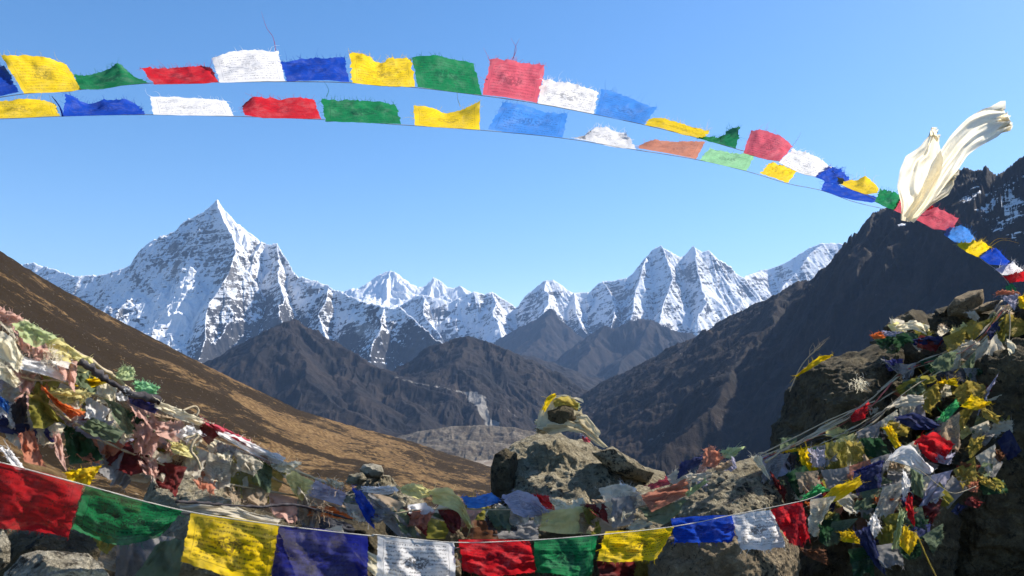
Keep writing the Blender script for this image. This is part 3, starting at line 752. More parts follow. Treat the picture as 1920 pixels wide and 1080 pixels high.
# the silk scarf flying from the string
scarf_m = mat_cloth('cream_silk', (0.97, 0.90, 0.72), 0, 0.10, 0.0, 0.6)
sc_root = bpy.data.objects.new('silk_scarf', None); C.objects.link(sc_root); sc_root.location = at(1700, 410, 4.55)
tag(sc_root, 'cream silk scarf blown high from the flag string before the mountain', 'scarf')
def scarf_piece(left, right, d, seed, wr, nm='scarf_fold', mat=None, root=sc_root, lng=60, folds=5, yawd=0.0):
    n = lng; L = resample(left, n); Rr_ = resample(right, n); m = 34
    v = np.linspace(0, 1, n)[:, None]; u = np.linspace(0, 1, m)[None, :]
    PX = L[:, 0:1] * (1 - u) + Rr_[:, 0:1] * u; PY = L[:, 1:2] * (1 - u) + Rr_[:, 1:2] * u
    w = np.sin(u * folds * 2.4 + 5.5 * fbm(u * 1.6 + 0 * v, v * 2.2 + seed + 0 * u, 3, seed)) * (1 + fbm(u * 2 + 0 * v, v * 3 + 0 * u, 2, seed + 3)) + 0.6 * fbm(u * 7 + 0 * v, v * 3 + 0 * u, 3, seed + 4) + .5 * np.abs(np.sin(u * folds * 2.3 + v * 3))
    rs = np.random.RandomState(seed)
    tt = rs.uniform(-1, 1, m)
    for q_ in range(6): PX[q_] += tt * 9 * (1 - q_ / 6); PY[q_] -= np.roll(tt, 3) * 9 * (1 - q_ / 6)
    PX = PX + 2.0 * fbm(u * 4 + 0 * v, v * 6 + 0 * u, 3, seed + 8)
    Y = d[0] * (1 - v) + d[1] * v + yawd * u * (1 - v) + wr * w * (0.35 + 0.65 * (1 - v))
    P = at_arr(PX, PY, Y)
    idx = np.arange(n * m).reshape(n, m)
    Fc = np.stack([idx[:-1, :-1], idx[:-1, 1:], idx[1:, 1:], idx[1:, :-1]], -1).reshape(-1, 4).tolist()
    UV = np.stack(np.broadcast_arrays(u, v), -1).reshape(-1, 2)
    o = mesh_obj(nm, P.reshape(-1, 3), Fc, mat or scarf_m, uvs=UV)
    if root is not None:
        o.parent = root; o.matrix_parent_inverse = Matrix.Translation(-root.location)
    return o
scarf_piece(P2('1751,243 1740,255 1723,277 1697,293 1687,320 1681,353 1690,380 1690,413'), P2('1756,250 1760,262 1765,285 1768,300 1762,330 1745,360 1722,392 1706,416'), (4.35, 4.55), 5, 0.030, yawd=-.2)
scarf_piece(P2('1885,196 1847,202 1813,222 1785,250 1763,282 1747,315 1722,365 1694,405'), P2('1892,244 1864,260 1835,275 1812,292 1795,320 1770,352 1745,382 1712,418'), (4.15, 4.50), 9, 0.038, folds=5, yawd=-.2)
scarf_piece(P2('1790,322 1780,335 1755,350 1730,375 1700,405'), P2('1784,330 1790,345 1778,365 1750,382 1712,414'), (4.62, 4.56), 13, 0.022)
# its knot on the cord
tag(sheet('prayer_flag', P2('1738,380 1750,387'), P2('1735,395 1746,400'), (4.9, 4.9), cm('red', 0, .05), 88, nu=12, nv=10), 'small bright red corner beside the knot of the flying scarf', 'prayer flag')

# ------------------------------------------------------------------ the front string of hanging flags (cord along their top edge)
DC = lambda x: float(np.interp(x, [-60, 350, 700, 1100, 1540], [1.72, 2.0, 2.25, 2.55, 3.15]))
GC = 'prayer flags hanging on the front string'
Cc = """red|-60,990 60,995 128,1008|-60,860 0,868 90,888 157,910|0.30|vivid red see-through flag at the lower left corner
green|135,990 180,1012 222,1025 300,1008 318,985|160,912 220,925 290,945 342,958|0.30|dark green see-through flag with a bright lit hem
yellow|340,1052 400,1072 450,1088 512,1092|358,962 420,968 480,977 524,986|0.10|large yellow flag with dark printed text at lower left
indigo|505,1105 580,1110 690,1105|522,987 590,990 640,997 690,1005|0.14|deep violet blue flag hanging between yellow and white ones
white|706,1100 780,1108 856,1100|708,1004 760,1011 810,1013 851,1018|0.16|white printed flag with dark emblem on the front string
red|868,1070 920,1082 1008,1072|860,1012 910,1011 950,1012 993,1014|0.08|red wrinkled flag between the white and green ones on the front string
green|1004,1073 1050,1078 1090,1088 1110,1078|1001,1014 1040,1010 1080,1007 1121,1004|0.08|bright green printed flag at the middle of the front string
yellow|1120,1052 1170,1053 1230,1050 1250,1015|1135,996 1180,995 1220,991 1264,988|0.06|bright yellow flag in the middle of the front string
blue|1265,1018 1310,1016 1370,1017 1378,1003|1258,972 1300,968 1340,966 1376,966|0.05|royal blue flag hanging over the tan boulder
white|1388,1029 1430,1031 1474,1026 1470,1014|1372,967 1400,962 1420,958 1448,957|0.05|white flag with a folded hem over the tan boulder
red|1480,1018 1500,1024 1518,1008|1444,956 1470,948 1504,940|0.04|crumpled red flag at the right end of the front string"""
for k, ln in enumerate(Cc.split('\n')):
    c, fr, cd, al, lab = ln.split('|'); fr, cd = P2(fr), P2(cd)
    dl = DC(cd[0][0])
    o = sheet('prayer_flag', fr, cd, (dl, DC(cd[-1][0])), cm(c, 0.85 if c in ('yellow', 'white', 'green') else 0.6, float(al), 0.55), 300 + k, wr=0.019 if k < 5 else 0.022, folds=2.4, nu=40, nv=28, rag=1.2, fringe=16, flen=8, sides=8, lean=0.05)
    tag(o, lab, 'prayer flag', GC)
cord('cord', '-60,858 0,867 157,909 342,957 524,985 690,1004 708,1003 851,1017 993,1013 1121,1003 1264,987 1376,965 1504,939 1540,925', DC, 0.0013, cord_m, 'white cord of the front string sagging across the bottom', off=0.0)

# ------------------------------------------------------------------ boulders
def bl(label, s, Y, depth, mat, seed, **k): return boulder(k.pop('name', 'boulder'), label, P2(s), Y, depth, mat, seed, **k)
bl('big lichened boulder carrying the small cairn', '918,880 926,850 960,832 1000,818 1040,808 1092,832 1140,846 1190,868 1228,888 1240,940 1230,1150 930,1150 922,960', 5.1, 0.45, rk_lichen, 1, sub=7, rough=0.07, cuts=9, tilt=1.3)
bl('left flank piece of the cairn boulder, coloured dark for its shade', '920,878 928,852 948,840 968,850 974,880 968,930 960,1100 922,1100', 4.95, 0.16, rk_dark, 2, rough=.05)  # shade of the left-facing flank is put into the dark rock colour
bl('flat sloping slab at the right foot of the cairn boulder', '1110,850 1150,838 1195,868 1226,886 1215,905 1150,890', 4.9, 0.16, rk_lichen, 3, rough=.04)
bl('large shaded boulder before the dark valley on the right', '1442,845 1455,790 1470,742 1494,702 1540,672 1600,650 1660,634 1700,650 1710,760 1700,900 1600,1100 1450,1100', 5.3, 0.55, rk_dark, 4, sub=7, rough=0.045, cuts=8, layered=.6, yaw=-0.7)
bl('upright pointed slab on the crest of the stone mound', '1776,596 1777,575 1790,558 1815,546 1843,542 1845,560 1840,590 1800,600', 5.5, 0.10, rk_tan, 5, sub=5, rough=.03, name='stone')
bl('round topped dark stone on the crest of the mound', '1655,616 1680,595 1710,580 1730,580 1742,592 1745,625 1700,640', 5.5, 0.15, rk_dark, 6, sub=5, rough=.04, name='stone')
bl('small squared stone between the round stone and the upright slab', '1752,598 1753,580 1778,574 1780,600 1765,608', 5.55, 0.10, rk_dark, 7, sub=5, rough=.03, name='stone')
bl('flat pale slab lying just right of the upright slab', '1800,588 1850,567 1875,562 1865,580 1810,594', 5.45, 0.12, rk_tan, 8, sub=5, rough=.03, name='stone')
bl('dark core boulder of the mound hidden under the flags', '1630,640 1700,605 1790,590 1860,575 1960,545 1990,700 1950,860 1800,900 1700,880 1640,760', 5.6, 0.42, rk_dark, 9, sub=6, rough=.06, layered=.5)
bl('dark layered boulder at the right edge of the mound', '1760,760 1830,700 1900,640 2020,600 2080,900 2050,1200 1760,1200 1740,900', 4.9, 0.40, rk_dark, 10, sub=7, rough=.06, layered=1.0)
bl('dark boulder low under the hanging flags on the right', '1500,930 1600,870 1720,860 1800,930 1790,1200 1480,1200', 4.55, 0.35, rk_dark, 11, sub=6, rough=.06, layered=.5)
bl('sunlit speckled boulder above the front string', '1268,930 1290,905 1330,880 1380,862 1410,855 1440,885 1470,930 1480,1010 1400,1160 1290,1160', 4.15, 0.30, rk_lichen, 12, sub=7, rough=.06, tilt=0.9)
bl('tan rounded boulder under the blue and white flags', '1212,1060 1240,1005 1290,985 1380,975 1450,985 1492,1010 1500,1060 1490,1180 1220,1180', 3.75, 0.30, rk_tan, 13, sub=7, rough=.045, tilt=0.5)
bl('lichened boulder behind the left flag bundle', '270,960 290,905 340,885 420,888 452,930 460,1100 280,1100', 3.3, 0.28, rk_lichen, 14, sub=7, rough=.06, tilt=0.8)
bl('squared pale stone standing on the low ridge of rubble', '674,880 682,870 700,870 716,873 720,886 714,897 680,896', 4.6, 0.07, rk_pale, 15, sub=5, rough=.03, name='stone')
bl('flat light stone left of the squared pale stone', '648,905 655,890 680,886 690,900 670,912', 4.55, 0.10, rk_lichen, 16, sub=5, rough=.03, name='stone')
bl('broad rubble stone under the squared pale stone', '640,925 690,893 730,895 760,925 770,1060 640,1060', 4.7, 0.22, rk_lichen, 17, sub=6, rough=.06)
bl('mossy rubble boulder under the pale yellow streamers', '720,960 740,925 790,928 800,950 850,960 880,1000 870,1150 730,1150', 3.9, 0.2, rk_lichen, 18, sub=6, rough=.06)
bl('reddish tan stone glimpsed above the white front flag', '760,985 800,968 850,975 872,1010 860,1100 770,1100', 3.65, 0.12, rk_tan, 19, sub=6, rough=.05)
bl('pale cracked rock in the lower left corner', '8,1075 40,1042 70,1034 120,1038 165,1040 190,1055 208,1090 200,1200 0,1200', 1.98, 0.12, rk_pale, 20, sub=7, rough=.035, tilt=1.0)
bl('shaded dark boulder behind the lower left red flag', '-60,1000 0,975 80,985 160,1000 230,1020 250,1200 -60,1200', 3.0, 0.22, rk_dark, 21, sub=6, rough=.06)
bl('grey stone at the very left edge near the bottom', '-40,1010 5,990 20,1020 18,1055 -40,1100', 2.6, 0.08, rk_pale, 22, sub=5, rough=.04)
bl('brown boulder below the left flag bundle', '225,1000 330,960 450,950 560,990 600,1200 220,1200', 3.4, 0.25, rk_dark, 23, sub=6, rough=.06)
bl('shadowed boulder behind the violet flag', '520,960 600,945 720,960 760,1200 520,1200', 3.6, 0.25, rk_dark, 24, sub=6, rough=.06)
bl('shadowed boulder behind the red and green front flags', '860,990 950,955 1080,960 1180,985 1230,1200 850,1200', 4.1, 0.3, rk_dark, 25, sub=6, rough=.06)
bl('low stone between the cairn boulder and the sunlit boulder', '1130,940 1200,915 1270,905 1300,960 1290,1150 1130,1150', 4.5, 0.25, rk_lichen, 26, sub=6, rough=.06, tilt=.8)
bl('unseen dark boulder added beyond the right edge to shade the mound', '1925,560 1950,470 2020,420 2200,400 2400,450 2420,1200 1960,1200 1930,800', 5.4, 0.7, rk_dark, 27, sub=6, rough=.06)  # out of view, added to cast shade over the lower right

# cairn
for k, (s, Y, lab) in enumerate((('1012,800 1020,785 1060,780 1082,788 1086,802 1050,808', 5.05, 'wide bottom stone of the small cairn'),
                                 ('1014,790 1022,768 1060,760 1084,768 1086,790 1040,800', 4.93, 'dark second stone of the small cairn'),
                                 ('1022,774 1040,764 1070,766 1068,776 1030,780', 4.98, 'thin front slab in the middle of the small cairn'),
                                 ('1024,772 1044,748 1078,750 1086,768 1060,778', 4.98, 'upper stone of the small cairn'),
                                 ('1044,758 1062,747 1076,752 1074,762 1054,764', 5.0, 'topmost thin slab of the small cairn'))):
    bl(lab, s, Y, 0.10 - .012 * k, rk_tan if k in (2, 4) else rk_dark, 40 + k, sub=5, rough=.03, name='stone', group='stones of the small cairn')
silk = mat_cloth('worn_silk', (0.66, 0.58, 0.40), 0, 0.02, 0.3, 0.3)
def wrap(s1, s2, d, seed, lab, mat=silk, wr=.018, folds=4): return tag(scarf_piece(P2(s1), P2(s2), d, seed, wr, nm='silk_scarf', mat=mat, root=None, lng=46, folds=folds), lab, 'scarf')
wrap('1008,792 1030,782 1060,786 1090,794 1112,812 1128,826 1140,838', '1010,812 1035,815 1062,808 1090,812 1104,822 1118,834 1132,840', (4.88, 4.84), 3, 'cream scarf wound round the foot of the cairn and trailing right')
wrap('1084,774 1100,778 1115,796 1126,808', '1080,800 1092,806 1108,818 1120,828', (4.86, 4.84), 6, 'bunched cream scarf end at the right of the cairn')
wrap('1086,752 1062,740 1038,741 1020,756 1008,778 1006,800', '1080,764 1064,756 1050,758 1040,770 1036,790 1040,806', (4.95, 4.88), 8, 'worn cream scarf draped over the top and left of the cairn', folds=2, wr=.01)

# ------------------------------------------------------------------ flags heaped on the ropes and stones
HL = """pink|0,575 45,597|-20,610 20,612|0|pale pink rolled flag at the upper left edge
palegreen|22,605 50,600 108,634|45,640 66,652 84,645|-.05|pale green translucent flag high on the left bundle
paleyellow|85,643 112,632 140,655 176,678|95,662 122,688 160,700|-.03|pale yellow twisted flag after the pale green one on the left
cream|-20,625 22,645 40,690|-20,712 20,712 45,708|.02|thick cream cloth bundle at the left edge
white|20,668 70,672 130,681|30,690 80,702 122,716|-.06|white flag with violet shade stretched over the left bundle
beige|42,693 62,690 98,722|58,722 82,734|.03|beige folded flag hanging behind the violet shaded white one
palegreen|222,690 236,686 252,692|217,708 232,714 252,712|-.02|small green flag standing up from the left rope
greenlight|253,716 276,716 299,726|254,734 270,742 290,743|-.02|ragged pale green flag beside the small standing one
yellow|132,716 165,710 200,706|138,724 168,728 202,718|0|crumpled mustard strip below the left rope
paleyellow|88,732 130,726 176,738|102,748 130,762 140,768|-.02|cream yellow flag above the torn orange one
orange|83,726 96,740 118,756 160,774|86,738 104,760 132,785|-.05|torn orange red flag wedged in the left bundle
gold|132,745 178,750|150,772 176,773|.04|dull yellow flag behind the orange one
olive|50,736 74,742 124,796|62,802 84,804 108,790|-.03|olive yellow flag with shadow hanging low on the left
charcoal|18,762 48,736|26,796 52,792|.03|charcoal crumpled flag at the far left
beige|-20,704 40,730|-20,756 24,757|.05|grey beige flag under the cream bundle
lightblue|-10,733 18,756|-10,752 16,777|.0|curled light blue flag tail at the left edge
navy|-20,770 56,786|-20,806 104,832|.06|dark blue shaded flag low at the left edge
violet|86,800 104,826|82,812 98,836|.0|small violet blue flag below the olive one
sage|195,744 228,762 250,798|214,786 236,815 250,813|-.04|long pale ragged flag crossing the left bundle
darkgreen|226,766 278,780|250,806 266,813|.02|dark green shaded flag right of the long ragged one
white|215,740 234,727 244,732|224,752 238,751|-.05|small white corner on the blue flag of the left bundle
violet|240,730 272,742 302,757|244,756 268,768 290,776|-.03|blue violet patterned flag under the left rope
sage|148,805 171,783|216,832 234,809|-.03|sage green stiff flag tilted on the left bundle
cream|293,748 340,768 400,794|289,764 335,786 385,803|-.05|cream pink flag rolled along the left rope
tan|288,776 350,788|292,784 342,798|.0|tan strip under the rolled cream pink flag
pink|280,789 346,789|296,816 334,832|-.02|large pink flag sagging from the left rope
white|352,796 380,812|329,817 350,830|-.06|white pointed flag over the large pink one
maroon|374,796 396,790 412,814|372,812 391,835|-.01|dark red flag right of the white pointed one
rose|380,785 440,812 470,826|388,798 430,822 466,838|-.04|pink thin flag wound on the left rope
white|405,803 470,830 536,858|412,818 470,850 524,872|-.05|white lavender flag stretched down the left rope
maroon|195,868 218,838 250,824|245,892 268,886 292,860|.05|maroon shaded flag in the hollow of the left bundle
olive|250,820 320,842|258,866 308,872|.04|olive see-through flag over the maroon hollow
beige|240,886 280,880 304,864|246,902 276,906 306,880|.03|beige half moon shaped flag in the left bundle
brown|308,850 382,882|296,886 362,892|.06|brown shaded flag under the frayed cream fringe
paleyellow|318,828 366,836|324,850 374,862|-.03|cream yellow flag with a frayed bottom edge
grey|408,828 444,840|406,866 431,868|-.02|grey flag hanging left of the olive green panel
beige|444,846 494,866|444,880 477,892|-.03|light grey square flag on the olive green panel
olive|432,846 540,882|430,930 512,944|.03|large olive green see-through panel in shade
cream|505,870 566,866|522,884 546,888|.0|small cream corner above the yellow folded flag
paleyellow|535,894 550,884 588,902|548,922 566,940|-.02|pale yellow folded flag with a green shaded edge
lavender|592,902 650,924|580,930 642,948|-.04|lavender white flag above the orange fringe
orange|562,946 620,950 692,962|576,966 630,972 690,974|.0|orange flag with a thick frayed fringe
blue|660,914 682,926 702,956|672,948 684,974 702,992|-.02|ragged bright blue flag hanging by the rubble stone
grey|690,924 716,940 790,1004|700,956 730,990 752,1010|.05|long translucent grey scarf hanging beside the blue flag
cream|612,896 646,906|620,908 630,916|.0|cream torn tip on the ridge of rubble
white|678,912 738,911 746,920|682,922 716,928 734,926|.02|white strip lying under the squared pale stone
paleyellow|750,914 780,906 806,918|756,926 784,936 806,930|-.02|first pale yellow streamer wave over the rubble
paleyellow|806,918 840,914 864,932 886,988|812,944 838,950 860,962 878,992|-.03|second pale yellow streamer falling in a twisted tail
sage|798,957 868,972|812,968 860,986|.03|thin sage green flag under the yellow streamer
maroon|760,954 802,964|770,978 800,1006|.06|maroon faded flag left of the yellow tail
lightblue|864,930 895,932 920,924 941,938|876,952 900,953 930,944|-.03|blue white streaming flag beside the cairn boulder
lavender|941,930 969,918 1000,928 1032,960|962,962 985,972 1012,968|-.03|lavender grey billowing flag below the cairn boulder
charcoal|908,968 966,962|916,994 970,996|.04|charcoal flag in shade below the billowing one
paleyellow|1018,962 1060,953 1092,950 1108,960|1011,994 1050,1001 1108,1000|-.04|pale yellow flag with dark stripe shadows and frayed hem
olive|1092,950 1118,957|1110,1003 1128,999|-.02|olive yellow flag edge next to the striped one
maroon|1092,946 1134,946|1118,966 1142,982|-.01|maroon frayed flag behind the pale yellow one
red|997,926 1026,930|1024,954 1043,957|.01|scarlet flag peeking over the billowing lavender one
cream|1028,932 1066,944|1030,942 1050,953|.03|cream scraps at the foot of the cairn boulder
beige|1120,917 1150,908 1186,911 1201,925|1136,942 1170,936 1200,932|.0|large beige bulging flag on the low stone
grey|1148,932 1196,929|1147,990 1187,982|-.03|grey blue flag with white fringe lines
terracotta|1201,929 1240,916 1287,898|1222,960 1260,942 1292,926|-.04|terracotta flag with deep folds left of the sunlit boulder
sage|1198,952 1240,946 1286,937|1216,976 1246,985 1270,966|-.04|sage green pointed flag under the terracotta one
cream|1173,990 1198,971|1190,996 1226,982|-.02|cream crumpled flag beside the yellow front flag
rose|1214,911 1250,894|1222,918 1256,908|.02|rose red frayed scrap on the low stone
palegreen|1284,924 1322,897|1290,932 1328,904|-.05|rolled pale green flag on the sunlit boulder
navy|1277,866 1318,854|1268,900 1313,870|.02|slate blue flag rolled on the rubble crest
terracotta|1320,842 1333,834 1358,858|1316,874 1341,877|.0|brown red upright flag with a frayed left edge
palegreen|1351,846 1372,838 1397,838|1356,858 1372,860|.02|curled green flag tip on the rubble crest
tan|1334,877 1369,862|1350,886 1376,872|-.02|tan flag lying on top of the sunlit boulder
lavender|1362,882 1373,855|1372,884 1382,876|-.05|pointed lavender white flag on the sunlit boulder
beige|1284,891 1341,883|1300,905 1322,900|-.02|khaki flag flat on the left of the sunlit boulder
lavender|1425,856 1467,850|1446,897 1492,886|-.02|dark lavender drape over the right of the sunlit boulder
cream|1408,857 1425,854|1432,888 1446,902|-.03|cream drape edge over the sunlit boulder
charcoal|1467,849 1494,850|1476,880 1488,884|.0|charcoal flag beside the dark lavender drape
darkgreen|1474,888 1510,870 1532,903|1484,915 1499,936 1510,926|.0|dark green flag above the crumpled red one
maroon|1443,883 1474,917|1452,908 1472,944|.01|dark red shaded flag under the lavender drape"""
HR = """yellow|1495,845 1520,843|1515,900 1546,897|-.03|yellow flag hanging with a shaded lower half
lavender|1513,842 1547,843|1524,876 1547,877|-.06|blue lavender flag over the hanging yellow one
olive|1547,830 1587,828|1550,900 1590,906|0|olive see-through flag with net texture
yellow|1455,848 1500,841 1545,832|1460,852 1502,846 1544,838|-.04|thin bright yellow cloth along the lowest rope
red|1594,779 1616,762 1629,755|1598,792 1612,788 1622,784|-.08|bright red peaked flag on the rope below the big boulder
leafgreen|1501,938 1534,907|1504,940 1557,919|-.10|light green triangular flag beside the long yellow one
yellow|1530,948 1559,915 1588,902 1612,892|1535,955 1580,934 1617,908|-.14|long bright yellow flag flung to the right
orange|1510,942 1532,940|1520,956 1540,954|-.05|orange folded corner between the red and long yellow flags
navy|1600,890 1656,868|1607,930 1650,928|-.06|dark navy flag hanging from a pale blue hem
violet|1600,884 1655,862|1602,892 1656,870|-.09|pale violet hem rolled along the navy flag
white|1662,862 1684,840 1708,833 1752,884|1680,866 1700,872 1727,893|-.14|white wind blown flag with grey stripe shadows
red|1712,826 1750,808 1790,832|1735,856 1752,868 1770,866|-.12|deep red crumpled flag above the white wind blown one
yellow|1655,800 1673,799|1678,842 1690,835|-.12|narrow yellow stripe of cloth right of centre of the mound
darkgreen|1612,822 1652,820|1626,858 1670,855|-.02|dark green flag left of the narrow yellow stripe
gold|1585,826 1616,830|1600,865 1626,865|-.04|olive gold frayed flag on the mound
sage|1707,878 1732,892|1710,924 1730,935|-.08|green rag under the white wind blown flag
white|1691,884 1700,888 1708,912|1693,940 1698,930|-.12|small pointed grey white flag
red|1697,940 1711,930|1703,972 1716,990|-.10|narrow scarlet flag hanging low on the mound
orange|1640,934 1684,935|1652,964 1678,962|.02|rust orange translucent flag in the shade
white|1640,962 1654,988|1626,984 1640,1010|-.10|white diamond flag low on the mound
navy|1602,997 1630,986|1640,1060 1662,1080|-.06|long navy scarf running down to the bottom edge
yellow|1695,984 1724,1007|1686,1022 1706,1042|-.12|yellow kite shaped net flag near the bottom
palegreen|1686,960 1696,966|1672,1030 1684,1028|-.08|hanging pale green ragged strip
yellow|1572,996 1602,996|1580,1016 1615,1020|-.10|square yellow flag low under the mound
darkgreen|1535,983 1562,992|1537,1016 1553,1026|-.04|dark green flag left of the square yellow one
brown|1500,1028 1548,1030|1510,1042 1552,1060|.0|brown red flag in shade near the bottom
gold|1816,825 1846,817|1818,862 1838,842|-.08|gold folded flag at the dark right end of the mound
gold|1830,888 1870,905|1840,908 1865,920|-.05|dim yellow flag in the dark of the right side
brown|1868,842 1884,852|1866,860 1875,868|-.03|small brown leaf shaped flag in the dark right side
terracotta|1820,903 1836,902|1814,920 1832,924|-.03|small rust flag in the dark right side
yellow|1492,706 1512,688 1540,666 1561,666|1498,704 1526,688 1552,672|-.10|yellow cloth lying on the top edge of the big shaded boulder
cream|1678,610 1715,600 1742,612|1680,620 1715,618 1738,628|-.05|cream torn flag behind the round crest stone
lavender|1652,620 1695,622|1658,630 1690,632|-.05|grey violet flag over the edge of the mound top
orange|1632,628 1655,620|1638,636 1660,634|-.06|coiled pink orange rag at the left end of the mound top
navy|1702,640 1740,630 1776,632|1715,648 1745,646 1766,646|-.04|slate blue flag across the upper mound
sage|1740,681 1768,664 1796,657|1758,698 1778,700 1786,688|-.10|green drape flag with a pointed top right corner
beige|1846,664 1865,627 1897,670|1858,680 1872,688 1883,686|-.12|grey white sail shaped flag with light spots
cream|1888,637 1902,640 1916,690 1915,730|1892,664 1900,700 1890,750 1876,772|-.10|long cream scarf hanging in an arc at the right edge
gold|1787,736 1815,711 1846,722|1802,762 1830,762 1858,756|-.14|large golden flag with net shadow on the upper mound
yellow|1822,741 1860,754|1800,762 1832,770|-.18|bright yellow torn tip below the large golden flag
gold|1838,760 1874,780|1842,782 1872,796|-.08|dull gold hanging flag below the large golden one
yellow|1755,717 1790,707|1770,720 1800,726|-.12|bright yellow wing shaped flag
olive|1680,728 1706,710 1756,704|1688,740 1720,736 1752,730|-.06|olive yellow matted flag above the cream green one
leafgreen|1757,786 1792,748|1772,792 1800,762|-.14|bright green folded flag under the large golden one
navy|1676,782 1712,772 1766,798|1690,794 1715,806 1740,806|-.10|navy and white crumpled flag in the middle of the mound
beige|1664,764 1692,742 1730,740|1694,762 1716,762 1733,756|-.10|cream green bulging flag in the middle of the mound
gold|1880,600 1892,588 1922,604|1887,629 1906,632 1922,626|-.06|olive yellow net flag under the top of the mound
lavender|1878,556 1912,550|1888,566 1902,582|-.12|pale lavender cloth tied at the very top of the mound
terracotta|1866,548 1880,543 1910,547|1868,554 1884,553 1908,553|-.12|rolled brown red cloth at the top of the mound
yellow|1908,556 1930,552|1912,578 1930,580|-.08|yellow flag at the right edge by the mound top
beige|1800,648 1822,638 1846,645|1798,656 1822,664 1842,660|-.06|beige bulge of cloth in the upper mound
navy|1848,620 1870,600|1858,640 1876,618|-.06|dark blue rag between the crest ropes
violet|1660,676 1692,672|1666,696 1690,694|-.04|violet grey twisted flag on the shaded face of the mound
lavender|1752,855 1790,850|1760,868 1780,872|-.04|torn blue grey flag fringe right of the white wind blown one
darkgreen|1830,690 1850,700|1836,708 1852,716|-.04|dark green flag behind the golden one
maroon|1850,716 1872,720|1852,758 1870,768|.02|maroon shaded flag right of the large golden one
grey|1862,690 1886,694|1864,736 1884,738|.0|blue grey flag inside the arc of the long cream scarf
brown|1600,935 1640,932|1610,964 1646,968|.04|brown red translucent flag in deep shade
olive|1640,990 1672,984|1650,1026 1676,1022|.02|olive flag hanging behind the white diamond
darkgreen|1705,965 1740,975|1710,1000 1736,1004|.03|dark green flag behind the narrow scarlet one"""
HD = """grey|222,1002 330,1006|214,1100 330,1100|.3|grey see-through cloth hanging under the green front flag
sage|300,1015 350,1010|240,1095 330,1100|.2|blue grey striped cloth left of the yellow front flag
tan|205,1000 250,1015|180,1060 235,1080|.35|tan shaded drape above the pale cracked rock
gold|170,995 225,1010|185,1030 200,1040|.3|small gold cloth under the green front flag edge
beige|330,940 420,945 525,975|340,962 420,965 520,990|.2|pale grey cloth strip along the dark cord on the left
cream|520,985 560,1000 640,985|560,1100 600,1100 680,1100|.3|cream curtain of cloth behind the violet front flag
cream|640,1010 690,1030|720,1100 780,1100|.3|cream streamer crossing behind the white front flag
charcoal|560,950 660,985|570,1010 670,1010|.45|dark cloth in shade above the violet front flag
beige|395,975 440,985|500,1010 530,1010|.4|beige fold above the yellow front flag
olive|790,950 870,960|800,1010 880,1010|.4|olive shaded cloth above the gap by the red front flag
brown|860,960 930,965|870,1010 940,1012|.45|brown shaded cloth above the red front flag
olive|870,930 905,935|880,975 930,975|.2|olive yellow cloth left of the charcoal flag
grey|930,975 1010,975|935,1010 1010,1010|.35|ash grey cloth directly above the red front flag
maroon|1120,1050 1190,1050|1125,1100 1195,1100|.3|dark red cloth below the bright yellow front flag
gold|1190,1050 1230,1050|1190,1100 1240,1100|.35|gold cloth low beside the tan boulder
tan|1095,960 1150,960|1110,1000 1160,1000|.25|tan cloth right of the striped flag"""
HD += '''
terracotta|34,812 62,808|46,866 86,876|-.02|rusty pink flag hanging in a fold at the far left
pink|100,814 113,812|104,852 126,886|-.05|narrow salmon pink flag beside the rusty one
white|-4,836 22,846|30,880 50,882|-.06|white cloth tail crossing below the rusty pink flag
darkgreen|118,796 165,812|130,872 195,862|.03|dark green mottled flag in shade left of the hollow
yellow|122,884 190,872|128,904 165,912|-.02|yellow flag lying above the green front flag
cream|-10,615 24,632 44,672|-14,662 12,676 34,700|-.10|bright cream cloth swag at the far left
cream|-10,672 18,690 38,712|-14,700 10,716 30,728|-.09|second bright cream swag at the far left
pink|440,815 500,846 530,868|444,836 496,866 520,884|.0|salmon flag tucked under the white lavender one'''
seed = 500
for txt, left in ((HL, True), (HD, True), (HR, False)):
    for ln in txt.split('\n'):
        c, tp, bt, off, lab = ln.split('|'); tp, bt = P2(tp), P2(bt); seed += 1; off = float(off)
        mx = sum(p[0] for p in tp + bt) / len(tp + bt); my = sum(p[1] for p in tp + bt) / len(tp + bt)
        if left and mx < 1350:
            d0 = min(dL(tp[0][0]), dL(bt[0][0])) + off; d1 = min(dL(tp[-1][0]), dL(bt[-1][0])) + off
        else:
            d0 = d1 = dRt(mx, my) + off
        d1 += 0.35 * abs(bt[-1][0] - bt[0][0]) / F * d0
        sz = max(abs(tp[-1][0] - tp[0][0]), abs(bt[0][1] - tp[0][1]))
        al = 0.28 if 'see-through' in lab or 'net' in lab else (0.15 if 'transl' in lab else 0.04)
        pr = 0.45 if 'printed' in lab or (seed % 3 == 0 and sz > 35) else 0.0
        o = sheet('prayer_flag' if 'scarf' not in lab else 'silk_scarf', tp, bt, (d0, d1), cm(c, pr, al), seed, wr=0.011 + 0.00010 * sz, folds=2.8, nu=24, nv=20, rag=1.6,
                  fringe=26 if ('fring' in lab or 'fray' in lab or 'ragged' in lab) else 8, flen=9, sides=8)
        tag(o, lab, 'scarf' if 'scarf' in lab else 'prayer flag', 'prayer flags heaped on the left and middle ropes' if left else 'prayer flags heaped on the stone mound')

